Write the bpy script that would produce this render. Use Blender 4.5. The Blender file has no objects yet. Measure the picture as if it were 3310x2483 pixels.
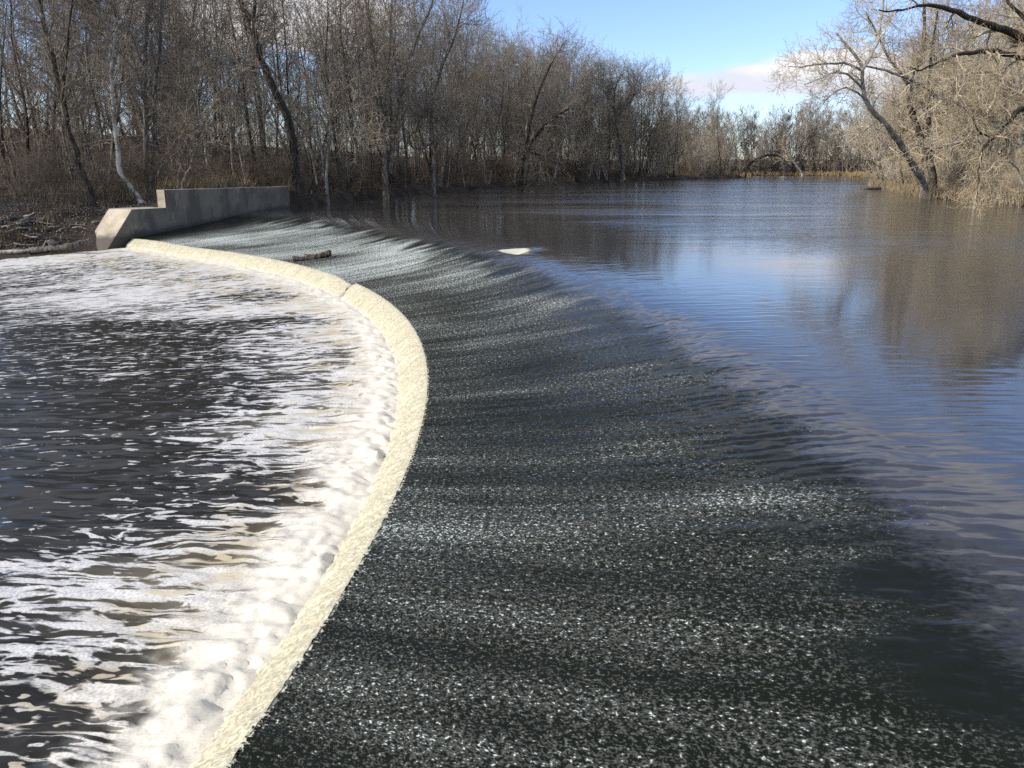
import bpy, math, random
import numpy as np
from mathutils import Vector

RAD = math.radians
scene = bpy.context.scene
col = scene.collection

# ------------------------------------------------------------------ camera
EYE = 3.5
PITCH = 14.827
cam_d = bpy.data.cameras.new('camera')
cam_d.sensor_width = 36.0
cam_d.lens = 36.0 * 2650 / 3310
cam_d.clip_start = 0.1
cam_d.clip_end = 3000
cam = bpy.data.objects.new('camera', cam_d)
cam.location = (0, 0, EYE)
cam.rotation_euler = (RAD(90 - PITCH), 0, 0)
col.objects.link(cam)
scene.camera = cam

# ------------------------------------------------------------------ sun, sky, exposure
SUN_AZ = RAD(248.0)      # clockwise from +Y
SUN_EL = RAD(27.0)
sd = bpy.data.lights.new('sun', 'SUN')
sd.energy = 4.3
sd.angle = RAD(0.53)
sd.color = (1.0, 0.93, 0.82)
sun = bpy.data.objects.new('sun', sd)
sdir = Vector((math.sin(SUN_AZ) * math.cos(SUN_EL), math.cos(SUN_AZ) * math.cos(SUN_EL), math.sin(SUN_EL)))
sun.rotation_euler = sdir.to_track_quat('Z', 'Y').to_euler()
sun.location = (-60, -30, 60)
col.objects.link(sun)

scene.view_settings.view_transform = 'Standard'
scene.view_settings.look = 'None'
scene.view_settings.exposure = 0.3
scene.view_settings.gamma = 1.0
scene.view_settings.use_curve_mapping = False
scene.cycles.use_denoising = False
scene.cycles.denoiser = 'OPENIMAGEDENOISE'
scene.cycles.denoising_input_passes = 'RGB_ALBEDO_NORMAL'
scene.cycles.use_adaptive_sampling = True
scene.cycles.adaptive_threshold = 0.01
scene.cycles.max_bounces = 6
scene.cycles.diffuse_bounces = 1
scene.cycles.glossy_bounces = 2
scene.cycles.transparent_max_bounces = 4
scene.cycles.sample_clamp_indirect = 4.0
scene.cycles.caustics_reflective = False
scene.cycles.caustics_refractive = False


# ------------------------------------------------------------------ node helper
class NT:
    def __init__(self, tree):
        self.t = tree
        self.n = tree.nodes
        self.l = tree.links

    def put(self, sock, v):
        if v is None:
            return
        if hasattr(v, 'is_output'):
            self.l.new(v, sock)
        elif isinstance(v, (int, float)):
            try:
                sock.default_value = v
            except TypeError:
                sock.default_value = (v, v, v, 1) if len(sock.default_value) == 4 else (v, v, v)
        else:
            v = tuple(v)
            if len(sock.default_value) == 4 and len(v) == 3:
                v = v + (1,)
            sock.default_value = v

    def m(self, op, a, b=None, c=None, clamp=False):
        x = self.n.new('ShaderNodeMath')
        x.operation = op
        x.use_clamp = clamp
        for i, v in enumerate((a, b, c)):
            self.put(x.inputs[i], v)
        return x.outputs[0]

    def add(self, a, b): return self.m('ADD', a, b)
    def sub(self, a, b): return self.m('SUBTRACT', a, b)
    def mul(self, a, b): return self.m('MULTIPLY', a, b)

    def ss(self, v, a, b, lo=0.0, hi=1.0, smooth=True):
        x = self.n.new('ShaderNodeMapRange')
        x.interpolation_type = 'SMOOTHSTEP' if smooth else 'LINEAR'
        x.clamp = True
        for i, w in enumerate((v, a, b, lo, hi)):
            self.put(x.inputs[i], w)
        return x.outputs[0]

    def attr(self, name):
        x = self.n.new('ShaderNodeAttribute')
        x.attribute_name = name
        return x.outputs['Fac']

    def comb(self, x, y, z=0.0):
        c = self.n.new('ShaderNodeCombineXYZ')
        for i, v in enumerate((x, y, z)):
            self.put(c.inputs[i], v)
        return c.outputs[0]

    def sep(self, v):
        c = self.n.new('ShaderNodeSeparateXYZ')
        self.l.new(v, c.inputs[0])
        return c.outputs

    def obj(self):
        return self.n.new('ShaderNodeTexCoord').outputs['Object']

    def gen(self):
        return self.n.new('ShaderNodeTexCoord').outputs['Generated']

    def pos(self):
        return self.n.new('ShaderNodeNewGeometry').outputs['Position']

    def vmul(self, v, s):
        x = self.n.new('ShaderNodeVectorMath')
        x.operation = 'MULTIPLY'
        self.put(x.inputs[0], v)
        self.put(x.inputs[1], s)
        return x.outputs[0]

    def vadd(self, v, s):
        x = self.n.new('ShaderNodeVectorMath')
        x.operation = 'ADD'
        self.put(x.inputs[0], v)
        self.put(x.inputs[1], s)
        return x.outputs[0]

    def noise(self, v, scale, detail=3.0, rough=0.5, dist=0.0, lac=2.0, color=False):
        x = self.n.new('ShaderNodeTexNoise')
        self.put(x.inputs['Vector'], v)
        self.put(x.inputs['Scale'], scale)
        self.put(x.inputs['Detail'], detail)
        self.put(x.inputs['Roughness'], rough)
        self.put(x.inputs['Lacunarity'], lac)
        self.put(x.inputs['Distortion'], dist)
        return x.outputs[1 if color else 0]

    def voro(self, v, scale, feature='F1', out=0, rnd=1.0):
        x = self.n.new('ShaderNodeTexVoronoi')
        x.feature = feature
        self.put(x.inputs['Vector'], v)
        self.put(x.inputs['Scale'], scale)
        self.put(x.inputs['Randomness'], rnd)
        return x.outputs[out]

    def mix(self, f, a, b):
        x = self.n.new('ShaderNodeMix')
        x.data_type = 'RGBA'
        self.put(x.inputs[0], f)
        self.put(x.inputs[6], a)
        self.put(x.inputs[7], b)
        return x.outputs[2]

    def bump(self, h, dist=1.0, strength=1.0, normal=None):
        x = self.n.new('ShaderNodeBump')
        self.put(x.inputs['Height'], h)
        self.put(x.inputs['Distance'], dist)
        self.put(x.inputs['Strength'], strength)
        if normal is not None:
            self.l.new(normal, x.inputs['Normal'])
        return x.outputs[0]

    def rnd(self):
        return self.n.new('ShaderNodeObjectInfo').outputs['Random']


def material(name):
    mt = bpy.data.materials.new(name)
    mt.use_nodes = True
    nt = NT(mt.node_tree)
    b = mt.node_tree.nodes['Principled BSDF']
    return mt, nt, b


# ------------------------------------------------------------------ sky with clouds
world = bpy.data.worlds.new('World')
scene.world = world
world.use_nodes = True
W = NT(world.node_tree)
bg = world.node_tree.nodes['Background']
sky = W.n.new('ShaderNodeTexSky')
sky.sky_type = 'NISHITA'
sky.sun_disc = False
sky.sun_elevation = SUN_EL
sky.sun_rotation = SUN_AZ
sky.altitude = 100
sky.air_density = 1.0
sky.dust_density = 0.25
sky.ozone_density = 2.5
D = W.gen()
dx, dy, dz = W.sep(D)
zc = W.add(W.m('MAXIMUM', dz, 0.0), 0.11)
pl = W.comb(W.m('DIVIDE', dx, zc), W.m('DIVIDE', dy, zc), 3.7)
cl = W.noise(W.vmul(pl, (0.75, 1.15, 1)), 0.62, 4, 0.55)
cl2 = W.noise(W.vmul(D, (1, 1, 3.4)), 5.5, 5, 0.6)
az = W.m('ARCTAN2', dx, dy)
el = W.m('ARCSINE', dz)


def blob(a0, e0, sa, se):
    u = W.m('DIVIDE', W.sub(az, RAD(a0)), RAD(sa))
    v = W.m('DIVIDE', W.sub(el, RAD(e0)), RAD(se))
    return W.m('EXPONENT', W.mul(W.add(W.mul(u, u), W.mul(v, v)), -1.0))


bank = W.add(blob(14, 5.0, 10.5, 1.2), W.mul(blob(20.5, 5.8, 6.0, 1.2), 0.75))
bank = W.add(bank, blob(-17, 9.5, 12, 3.4))
bank = W.add(bank, W.mul(blob(32, 6.5, 8, 3), 0.8))
bank = W.add(bank, W.mul(blob(8, 25, 34, 6.5), 0.85))
c_bank = W.ss(W.add(W.mul(bank, 0.62), W.mul(W.sub(cl2, 0.5), 1.25)), 0.26, 0.52)
c_high = W.mul(W.ss(cl, 0.44, 0.60), W.ss(dz, 0.22, 0.36))
cm = W.m('MAXIMUM', c_bank, c_high)
shade = W.ss(cl2, 0.42, 0.62)
ccol = W.mix(shade, (4.5, 4.65, 5.3), (6.0, 5.95, 6.2))
skyb = W.vmul(sky.outputs[0], (0.90, 0.95, 1.20))
skyc = W.mix(cm, skyb, ccol)
W.l.new(skyc, bg.inputs[0])
bg.inputs[1].default_value = 0.15


# ------------------------------------------------------------------ numpy noise
def _hash(ix, iy, seed):
    h = (ix.astype(np.int64) * 374761393 + iy.astype(np.int64) * 668265263 + seed * 974711) & 0xffffffff
    h = ((h ^ (h >> 13)) * 1274126177) & 0xffffffff
    return ((h ^ (h >> 16)) & 0xffffff) / float(0xffffff)


def gnoise(x, y, seed=0):
    x = np.asarray(x, float); y = np.asarray(y, float)
    ix = np.floor(x); iy = np.floor(y)
    fx = x - ix; fy = y - iy
    u = fx * fx * fx * (fx * (fx * 6 - 15) + 10)
    v = fy * fy * fy * (fy * (fy * 6 - 15) + 10)
    def g(a, b):
        ang = _hash(ix + a, iy + b, seed) * 2 * np.pi
        return np.cos(ang) * (fx - a) + np.sin(ang) * (fy - b)
    n = (g(0, 0) * (1 - u) + g(1, 0) * u) * (1 - v) + (g(0, 1) * (1 - u) + g(1, 1) * u) * v
    return n * 1.5


def fbm(x, y, oct=4, seed=0, gain=0.5):
    s = 0; a = 1; f = 1
    for o in range(oct):
        s = s + a * gnoise(x * f, y * f, seed + o * 17)
        a *= gain; f *= 2.03
    return s


def sstep(x, a, b):
    t = np.clip((x - a) / (b - a), 0, 1)
    return t * t * (3 - 2 * t)


# ------------------------------------------------------------------ mesh helpers
def mesh_np(name, verts, faces, smooth=True):
    """verts (N,3), faces (M,k) with k = 3 or 4"""
    me = bpy.data.meshes.new(name)
    verts = np.asarray(verts, np.float32)
    faces = np.asarray(faces, np.int32)
    k = faces.shape[1]
    me.vertices.add(len(verts))
    me.vertices.foreach_set('co', verts.ravel())
    me.loops.add(faces.size)
    me.loops.foreach_set('vertex_index', faces.ravel())
    me.polygons.add(len(faces))
    me.polygons.foreach_set('loop_start', np.arange(0, faces.size, k, dtype=np.int32))
    me.polygons.foreach_set('loop_total', np.full(len(faces), k, np.int32))
    me.polygons.foreach_set('use_smooth', np.full(len(faces), smooth, bool))
    me.update(calc_edges=True)
    me.validate()
    return me


def set_attr(me, name, arr):
    a = me.attributes.new(name, 'FLOAT', 'POINT')
    a.data.foreach_set('value', np.asarray(arr, np.float32).ravel())


def grid_faces(nr, nc):
    i = np.arange(nr - 1)[:, None] * nc + np.arange(nc - 1)[None, :]
    i = i.ravel()
    return np.stack([i, i + 1, i + nc + 1, i + nc], 1)


def obj(name, me, mat=None, parent=None, **props):
    if mat is not None and len(me.materials) == 0:
        me.materials.append(mat)
    o = bpy.data.objects.new(name, me)
    col.objects.link(o)
    if parent is not None:
        o.parent = parent
    for k, v in props.items():
        o[k] = v
    return o


def empty(name, loc=(0, 0, 0), rz=0.0, sc=1.0, **props):
    o = bpy.data.objects.new(name, None)
    o.empty_display_size = 0.2
    o.location = loc
    o.rotation_euler = (0, 0, rz)
    o.scale = (sc, sc, sc)
    col.objects.link(o)
    for k, v in props.items():
        o[k] = v
    return o


def tubes(polys, sides=3):
    """polys: list of (P (M,n,3), R (M,n)). Returns verts, quads."""
    V = []; Q = []; off = 0
    for P, R in polys:
        M, n, _ = P.shape
        if M == 0:
            continue
        d = P[:, -1] - P[:, 0]
        d = d / (np.linalg.norm(d, axis=1, keepdims=True) + 1e-9)
        ref = np.where(np.abs(d[:, 2:3]) > 0.8, np.array([[1.0, 0, 0]]), np.array([[0, 0, 1.0]]))
        a = np.cross(d, ref); a /= np.linalg.norm(a, axis=1, keepdims=True) + 1e-9
        b = np.cross(d, a)
        th = np.arange(sides) / sides * 2 * np.pi
        ring = np.cos(th)[None, :, None] * a[:, None, :] + np.sin(th)[None, :, None] * b[:, None, :]
        v = P[:, :, None, :] + R[:, :, None, None] * ring[:, None, :, :]
        V.append(v.reshape(-1, 3))
        m = np.arange(M)[:, None, None] * (n * sides)
        i = np.arange(n - 1)[None, :, None] * sides
        j = np.arange(sides)[None, None, :]
        j2 = (j + 1) % sides
        q = np.stack([m + i + j, m + i + j2, m + i + sides + j2, m + i + sides + j], -1).reshape(-1, 4) + off
        Q.append(q)
        off += M * n * sides
    return np.concatenate(V), np.concatenate(Q)


def hexa(bm_verts):
    """8 corners (bottom 4 ccw, top 4 ccw) -> verts, quads"""
    f = [(3, 2, 1, 0), (4, 5, 6, 7), (0, 1, 5, 4), (1, 2, 6, 5), (2, 3, 7, 6), (3, 0, 4, 7)]
    return np.array(bm_verts, float), np.array(f)


# ------------------------------------------------------------------ dam geometry
CX, CY = -51.8, 14.0
LIPZ = -1.47
TAIL = -2.1


def pol(phi_deg, r):
    p = np.radians(phi_deg)
    return CX + r * np.cos(p), CY + r * np.sin(p)


def Rlip(phi):
    return 50.0 + 1.7 * sstep(phi, 50, 62)


def Rcrest(phi):
    return np.interp(phi, [-30, -10, -2, 6, 15, 24, 37, 53, 62, 70], [61.5, 60.8, 59.8, 58.9, 58.2, 58.0, 59.4, 64.2, 68.3, 70])


def prof(q):
    return np.interp(q, [-9, -0.05, 0.06, 0.15, 0.24, 0.31, 0.38, 0.46, 0.56, 0.7, 0.85, 1.0],
                     [0, 0, -0.007, -0.025, -0.075, -0.16, -0.31, -0.51, -0.74, -1.03, -1.26, LIPZ])


def prof_s(q):
    s = 0
    for k in (-0.04, -0.02, 0, 0.02, 0.04):
        s = s + prof(np.minimum(q + k, 1.0))
    return s / 5


JPHI = 26.4


def apron_z(phic, r):
    """phic: flow-line angle at the lip"""
    q = (Rcrest(phic) - r) / (Rcrest(phic) - Rlip(phic))
    return prof_s(q), q


# flow lines slant slightly
def phi_at(phic, r):
    return phic - 0.36 * np.clip(r - 50, 0, 7.5)


def step_drop(phic, r):
    ds = (phic - JPHI) * 0.87          # metres beyond the joint
    h = np.interp(r, [49, 50, 52, 54.0, 55, 70], [0.16, 0.16, 0.12, 0.05, 0, 0])
    a_ = h * sstep(ds, 0.0, 0.10) * (1 - sstep(ds, 0.4, 3.2) * 0.85)
    h2 = np.interp(r, [56.0, 56.25, 56.5, 56.9, 57.5, 57.9], [0, 0.34, 0.40, 0.24, 0.05, 0])
    b_ = h2 * sstep(-ds, 0.0, 0.22) * (1 - sstep(-ds, 0.35, 2.2))
    return a_ + b_


def cascade_mask(phic, r):
    ds = (phic - JPHI) * 0.87
    return sstep(-ds, -0.03, 0.02) * (1 - sstep(-ds, 0.20, 0.26)) * sstep(r, 56.05, 56.2) * (1 - sstep(r, 57.2, 57.5))


# --- water surface: fine sheet over crest and apron, coarse sheet for the pool upstream
def water_height(PH, T, X, Y, QQ):
    S = PH * 0.873
    edge = fbm(S * 1.1, T * 0.45, 3, 101)
    rough = sstep(QQ + 0.055 * edge + 0.03 * fbm(S * 4, T * 1.2, 2, 103), 0.20, 0.36)
    stm = sstep(QQ, -0.24, 0.10) * (1 - sstep(QQ, 0.30, 0.52))
    warp = 0.3 * gnoise(S * 0.5, T * 0.3, 111)
    streak = stm * (0.0035 * fbm(S * 3.6 + warp, T * 0.35, 2, 121) + 0.0044 * fbm(S * 9.5 + warp, T * 0.7, 2, 131))
    turb = rough * (0.007 * fbm(S * 2.4, T * 1.0, 2, 141) + 0.0115 * fbm(S * 6.6 + 0.3 * edge, T * 4.0, 3, 151, 0.65))
    calm = 0.20 + 0 * QQ
    scal = sstep(QQ, -0.12, 0.22) * (1 - 0.7 * rough) * (0.55 + 0.45 * sstep(fbm(S * 0.4, T * 0.4, 2, 191), -0.2, 0.3)) * 0.0030 * fbm(S * 6.0, T * 3.6, 2, 195)
    pool = calm * (0.0060 * fbm(X * 1.2, Y * 2.2, 2, 161) + 0.0062 * fbm(X * 3.4, Y * 5.6, 2, 171))
    lo = rough * 0.012 * fbm(S * 0.8, T * 0.3, 2, 181)
    return streak + turb + pool + lo + scal, rough


def cols_by_view(a0, a1, lo, k):
    """column angles with a step that follows the distance from the viewpoint"""
    out = [a0]
    while out[-1] < a1:
        x_, y_ = pol(out[-1], 53.0)
        out.append(out[-1] + math.degrees(max(lo, k * math.hypot(x_, y_)) / 50.0))
    return np.array(out)


ca = cols_by_view(-22.0, 26.1, 0.045, 0.0024)
cb = cols_by_view(26.75, 62.6, 0.045, 0.0024)
phis = np.concatenate([ca, np.arange(ca[-1] + 0.03, 26.72, 0.03), cb, np.arange(cb[-1] + 0.4, 66, 0.6)])
tau = np.linspace(0, 1, 150)
PH, TAU = np.meshgrid(phis, tau)
TMAX = Rcrest(PH) - Rlip(PH) + 2.2
T = TAU * TMAX
RB = Rlip(PH) + T
ZA, QQ = apron_z(PH, RB)
drop = step_drop(PH, RB)
X, Y = pol(phi_at(PH, RB), RB)
wh, rough_ = water_height(PH, T, X, Y, QQ)
Z = ZA - drop + wh * (1 - sstep(TAU, 0.975, 0.998)) + 0.002
S_ = PH * 0.873
me = mesh_np('river_crest', np.stack([X, Y, Z], -1).reshape(-1, 3), grid_faces(*PH.shape)[:, ::-1])
set_attr(me, 's', S_)
set_attr(me, 'v', T)
set_attr(me, 'rough', sstep(QQ + 0.04 * fbm(S_ * 1.1, T * 0.45, 3, 101), 0.27, 0.45))
edge2 = fbm(S_ * 0.9, T * 0.4, 3, 201)
inner = sstep(QQ + 0.12 * edge2, 0.36, 0.56) * (1 - sstep(S_, 49.5, 53.5))
dens = 0.22 * fbm(S_ * 3.6, T * 0.22, 2, 219) + 0.46 * fbm(S_ * 0.20 + 0.08 * T, T * 0.15, 3, 215) + (0.24 - 0.12 * sstep(S_, 15, 30)) * fbm(S_ * 1.1, T * 0.16, 3, 221)
dens += 0.10 * sstep(S_, 6, 15) * (1 - sstep(S_, 15, 20)) + 0.34 * sstep(S_, 15, 24) + 0.22 * sstep(S_, 22.9, 23.3) - 0.25 * np.exp(-((S_ - 4.5) / 3.2) ** 2) * sstep(T, 0.5, 3)
ds_ = (PH - JPHI) * 0.87
gap_ = sstep(ds_, 0.03, 0.10) * (1 - sstep(ds_, 0.3, 0.8))
set_attr(me, 'inner', inner * (1 - 0.85 * gap_))
set_attr(me, 'dens', dens)
set_attr(me, 'cascade', cascade_mask(PH, RB))

mw, n, b = material('river_water')
s, v, rough, inn, den, cas = (n.attr(k) for k in ('s', 'v', 'rough', 'inner', 'dens', 'cascade'))
speck = n.noise(n.comb(n.mul(s, 21.0), n.mul(v, 13.0)), 1.0, 3, 0.7)
speck2 = n.noise(n.comb(n.mul(s, 44.0), n.mul(v, 32.0)), 1.0, 1, 0.5)
sp = n.add(n.mul(speck, 0.62), n.mul(speck2, 0.38))
thr = n.sub(0.578, n.mul(den, 0.15))
fl = n.mul(n.ss(sp, thr, n.add(thr, 0.085)), inn)
fg = n.mul(n.ss(sp, n.sub(thr, 0.115), n.sub(thr, 0.03)), inn)
grain = n.noise(n.comb(n.mul(s, 19.0), n.mul(v, 8.0)), 1.0, 3, 0.7)
rough = n.ss(n.add(rough, n.mul(n.sub(grain, 0.5), 1.3)), 0.15, 0.85)
base = n.mix(rough, (0.042, 0.041, 0.039), (0.0105, 0.0124, 0.009))
base = n.mix(n.mul(fg, 0.8), base, (0.085, 0.088, 0.074))
base = n.mix(n.mul(fl, n.ss(speck2, 0.3, 0.6, 0.5, 1.0)), base, (0.60, 0.65, 0.60))
crm = n.mix(speck, (0.42, 0.39, 0.27), (0.72, 0.69, 0.53))
lip_f = n.ss(n.add(n.ss(v, 0.15, 0.0), n.mul(n.sub(speck, 0.5), 2.6)), 0.6, 0.95)
wet = n.m('MAXIMUM', lip_f, cas)
base = n.mix(lip_f, base, crm)
base = n.mix(cas, base, n.mix(speck, (0.42, 0.40, 0.29), (0.70, 0.68, 0.55)))
n.put(b.inputs['Base Color'], base)
n.put(b.inputs['Roughness'], n.mix(n.m('MAXIMUM', fl, wet), n.mix(rough, (0.08,) * 3, (0.14,) * 3), (0.6,) * 3))
n.put(b.inputs['IOR'], 1.33)
n.put(b.inputs['Specular IOR Level'], n.mix(rough, (1.0,) * 3, n.mix(inn, (0.16,) * 3, (0.04,) * 3)))
obj('river_crest_and_apron', me, mw, kind='structure')

# pool upstream of the crest
phis = np.concatenate([np.arange(-26, 66, 0.5), np.arange(66, 82, 2.0)])
off_ = np.concatenate([np.array([2.0, 2.3, 2.6, 3.2, 4, 5, 6, 7.2, 8.6, 10, 12, 14, 16, 18, 20]), np.geomspace(22, 520, 56)])
PH, OF = np.meshgrid(phis, off_)
RB = Rcrest(PH) + OF
X, Y = pol(phi_at(PH, RB), RB)
me = mesh_np('river_pool', np.stack([X, Y, np.zeros_like(X)], -1).reshape(-1, 3), grid_faces(*PH.shape)[:, ::-1])
set_attr(me, 'calm', 0.03 + 0.97 * sstep(OF, 2.0, 22.0))
mp, n, b = material('pool_water')
P = n.pos()
rip1 = n.noise(n.vmul(P, (0.45, 1.5, 1)), 1.0, 2, 0.55)
rip2 = n.noise(n.vmul(P, (1.0, 3.2, 1)), 2.2, 2, 0.55)
gust = n.ss(n.noise(n.vmul(P, (0.016, 0.07, 1)), 1.0, 3, 0.6), 0.35, 0.65, 0.35, 1.6)
rip0 = n.noise(n.vmul(P, (0.22, 0.30, 1)), 1.0, 2, 0.5)
hp = n.mul(n.mul(n.add(n.mul(rip0, 0.14), n.add(n.mul(rip1, 0.075), n.mul(rip2, 0.036))), gust), n.attr('calm'))
n.put(b.inputs['Base Color'], n.mix(n.attr('calm'), (0.042, 0.041, 0.039), (0.070, 0.063, 0.048)))
n.put(b.inputs['Roughness'], 0.085)
n.put(b.inputs['IOR'], 1.33)
n.put(b.inputs['Specular IOR Level'], 1.0)
n.put(b.inputs['Normal'], n.bump(hp, 1.0, 0.8))
obj('river_pool', me, mp, kind='structure')

# --- falling sheet below the lip
phn = np.concatenate([np.arange(-24, 20, 0.06), np.arange(20, 26.15, 0.1), np.arange(26.15, 26.75, 0.04), np.arange(26.75, 61.6, 0.12)])
tn = np.linspace(0, 1, 22)
PN, TN = np.meshgrid(phn, tn)
drop0 = step_drop(PN, np.full_like(PN, 50.0))
notch = np.exp(-(((PN - JPHI) * 0.87 - 0.05) / 0.24) ** 2)
Zt = LIPZ - drop0 + 0.02
jit = 0.045 * fbm(PN * 4, TN * 2.5, 3, 21) + 0.018 * fbm(PN * 15, TN * 9, 2, 31)
throw = 0.88 * (1 - 0.6 * notch)
RN = Rlip(PN) + 0.03 - TN * throw - 0.35 * notch * (1 - TN) + jit * sstep(TN, 0, 0.2) * 1.2
ZN = Zt + 0.03 * fbm(PN * 5, TN * 2, 3, 8) - (Zt - TAIL + 0.12) * (0.55 * TN + 0.45 * TN ** 2) + 0.01 - notch * 0.2 * (1 - TN)
XN, YN = pol(PN, RN)
me = mesh_np('falling_sheet', np.stack([XN, YN, ZN], -1).reshape(-1, 3), grid_faces(*PN.shape))
set_attr(me, 's', PN * 0.873)
set_attr(me, 'v', TN)
set_attr(me, 'gap', notch)
mf, n, b = material('falling_white_water')
s, v, gap = n.attr('s'), n.attr('v'), n.attr('gap')
A = n.comb(s, n.mul(v, 0.9), 0)
g1 = n.noise(n.vmul(A, (1, 0.7, 1)), 26, 4, 0.7)
g2 = n.noise(n.vmul(A, (1, 0.35, 1)), 3.2, 4, 0.65)
c = n.mix(n.ss(g1, 0.36, 0.62), (0.31, 0.275, 0.175), (0.63, 0.585, 0.425))
c = n.mix(n.mul(n.ss(g2, 0.50, 0.66), 0.55), c, (0.42, 0.37, 0.25))
c = n.mix(n.ss(n.add(v, n.mul(n.sub(g2, 0.5), 0.9)), 0.78, 1.0), c, (0.70, 0.68, 0.59))
g3 = n.noise(n.comb(n.mul(s, 7.0), n.mul(v, 0.9)), 1.0, 3, 0.6)
c = n.mix(n.mul(n.ss(g3, 0.50, 0.68), 0.3), c, (0.72, 0.69, 0.56))
c = n.mix(n.mul(n.ss(g3, 0.46, 0.33), 0.45), c, (0.30, 0.265, 0.175))
top = n.ss(n.add(v, n.mul(n.sub(g1, 0.5), 0.55)), 0.10, 0.0)
c = n.mix(n.mul(top, 0.5), c, (0.30, 0.28, 0.20))
c = n.mix(n.mul(gap, 0.9), c, (0.03, 0.03, 0.022))
n.put(b.inputs['Base Color'], c)
n.put(b.inputs['Roughness'], 0.45)
n.put(b.inputs['IOR'], 1.33)

obj('falling_water_sheet', me, mf, kind='structure')

# --- water below the dam
pht = np.concatenate([cols_by_view(-22.0, 61.9, 0.05, 0.0032)])
dd = np.concatenate([np.arange(0, 3.2, 0.055), np.arange(3.2, 10, 0.13), np.geomspace(10, 49.5, 50)])
PT, DT = np.meshgrid(pht, dd)
DB = DT - 0.80                                   # metres out from the foot of the sheet
RT = Rlip(PT) - DT
ST = PT * 0.873
X, Y = pol(PT, RT)
wx, wy = X + 0.14 * fbm(X * 2, Y * 2, 2, 3), Y + 0.14 * fbm(X * 2, Y * 2, 2, 4)
puff = 0.35 + fbm(wx * 2.1, wy * 2.1, 4, 40, 0.55) + 0.25 * np.abs(gnoise(wx * 5.5, wy * 5.5, 51))
amp = 0.62 + 0.5 * gnoise(ST * 0.45, ST * 0, 71)
big = np.interp(ST, [-21, 4, 12, 22, 54], [1.0, 1.0, 0.75, 0.55, 0.5])
foot = -0.06 + 0.20 * gnoise(ST * 0.7, ST * 0, 72) + 0.14 * gnoise(ST * 2.3, ST * 0, 73) + 0.07 * gnoise(ST * 6, ST * 0, 74)
ridge = (np.exp(-((DB - 0.22 - foot) / 0.40) ** 2) + 0.35 * np.exp(-((DB - 0.9 - foot) / 0.6) ** 2)) * amp * big
after = np.exp(-np.clip(DB - 0.4, 0, 99) / 2.6) * sstep(DB, 0.1, 0.7)
Z = TAIL + ridge * (0.08 + 0.10 * puff) + after * (0.085 * fbm(ST * 1.5, DT * 0.6, 3, 81) + 0.030 * fbm(ST * 5, DT * 2.4, 3, 83)) * (0.4 + 0.6 * big)
Z += (0.040 * fbm(X * 0.45, Y * 0.9, 2, 91) + 0.017 * fbm(X * 1.6, Y * 3.0, 3, 95, 0.6)) * sstep(DB, 0.6, 4)
me = mesh_np('river_below_dam', np.stack([X, Y, Z], -1).reshape(-1, 3), grid_faces(*PT.shape))
farr = sstep(ST, 12, 32)
dsc = DB / (1 + 1.5 * farr)
# foam cover wanted: 1 near the sheet, thinning outwards; dark slick between the two streams of foam
cover = np.interp(dsc, [0, 0.8, 1.6, 2.6, 4.0, 5.5, 9, 16, 40], [1.1, 0.60, 0.46, 0.37, 0.22, 0.04, 0.02, 0.02, 0.02])
cover += 0.30 * fbm(ST * 0.22, DT * 0.07, 2, 303) + 0.26 * farr * sstep(DB, 2, 8)
cover -= 0.17 * np.exp(-((Y - 19) / 5.0) ** 2) * sstep(DB, 3.0, 6.0)
set_attr(me, 's', ST)
set_attr(me, 'd', DB)
set_attr(me, 'cover', cover)
set_attr(me, 'ridge', sstep(ridge + 0.12 * fbm(ST * 3, DT * 2, 3, 77), 0.10, 0.34))
bn = fbm(ST * 1.0 + 0.4 * gnoise(ST * 0.7, DT * 0.7, 5), DT * 0.55, 3, 311)
set_attr(me, 'beige', sstep(bn, -0.25, 0.35) * sstep(DB, 0.35, 0.8) * (1 - sstep(dsc, 1.8, 3.4)) * (1 - 0.9 * sstep(ridge, 0.08, 0.3)))
mt_, n, b = material('tail_water_with_foam')
s, d, cov, rg, bei = (n.attr(k) for k in ('s', 'd', 'cover', 'ridge', 'beige'))
warp = n.noise(n.comb(n.mul(s, 0.9), n.mul(d, 0.5)), 1.0, 2, 0.5, color=True)
Fv = n.vadd(n.comb(s, n.mul(d, 0.27), 0), n.vmul(n.vadd(warp, (-0.5, -0.5, 0)), (0.8, 0.8, 0)))
n1 = n.noise(Fv, 2.9, 5, 0.64)
cell = n.voro(n.vmul(Fv, (1, 1, 0)), 3.0, 'DISTANCE_TO_EDGE')
cell2 = n.voro(n.vadd(n.vmul(Fv, (1, 1, 0)), n.vmul(warp, (0.25, 0.25, 0))), 7.5, 'DISTANCE_TO_EDGE')
fld = n.add(n.mul(n.sub(n1, 0.5), 3.2), n.add(n.mul(n.sub(0.16, cell), 2.4), n.mul(n.sub(0.16, cell2), 1.6)))
flw = n.noise(n.vadd(n.comb(n.mul(s, 3.8), n.mul(d, 0.42)), n.vmul(warp, (0.9, 0.4, 0))), 1.0, 4, 0.6)
fld = n.add(n.add(fld, n.mul(n.sub(flw, 0.5), 1.8)), n.mul(n.sub(cov, 0.45), 1.9))
fk = n.noise(n.comb(n.mul(s, 5.5), n.mul(d, 2.0)), 1.0, 2, 0.6)
fkd = n.ss(cov, -0.35, 0.25, 0.665, 0.585)
foam = n.m('MAXIMUM', n.m('MAXIMUM', n.ss(fld, -0.12, 0.26), n.mul(n.ss(fk, fkd, n.add(fkd, 0.04)), 0.8)), rg)
bub = n.noise(n.comb(n.mul(s, 26.0), n.mul(d, 20.0)), 1.0, 2, 0.7)
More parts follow.
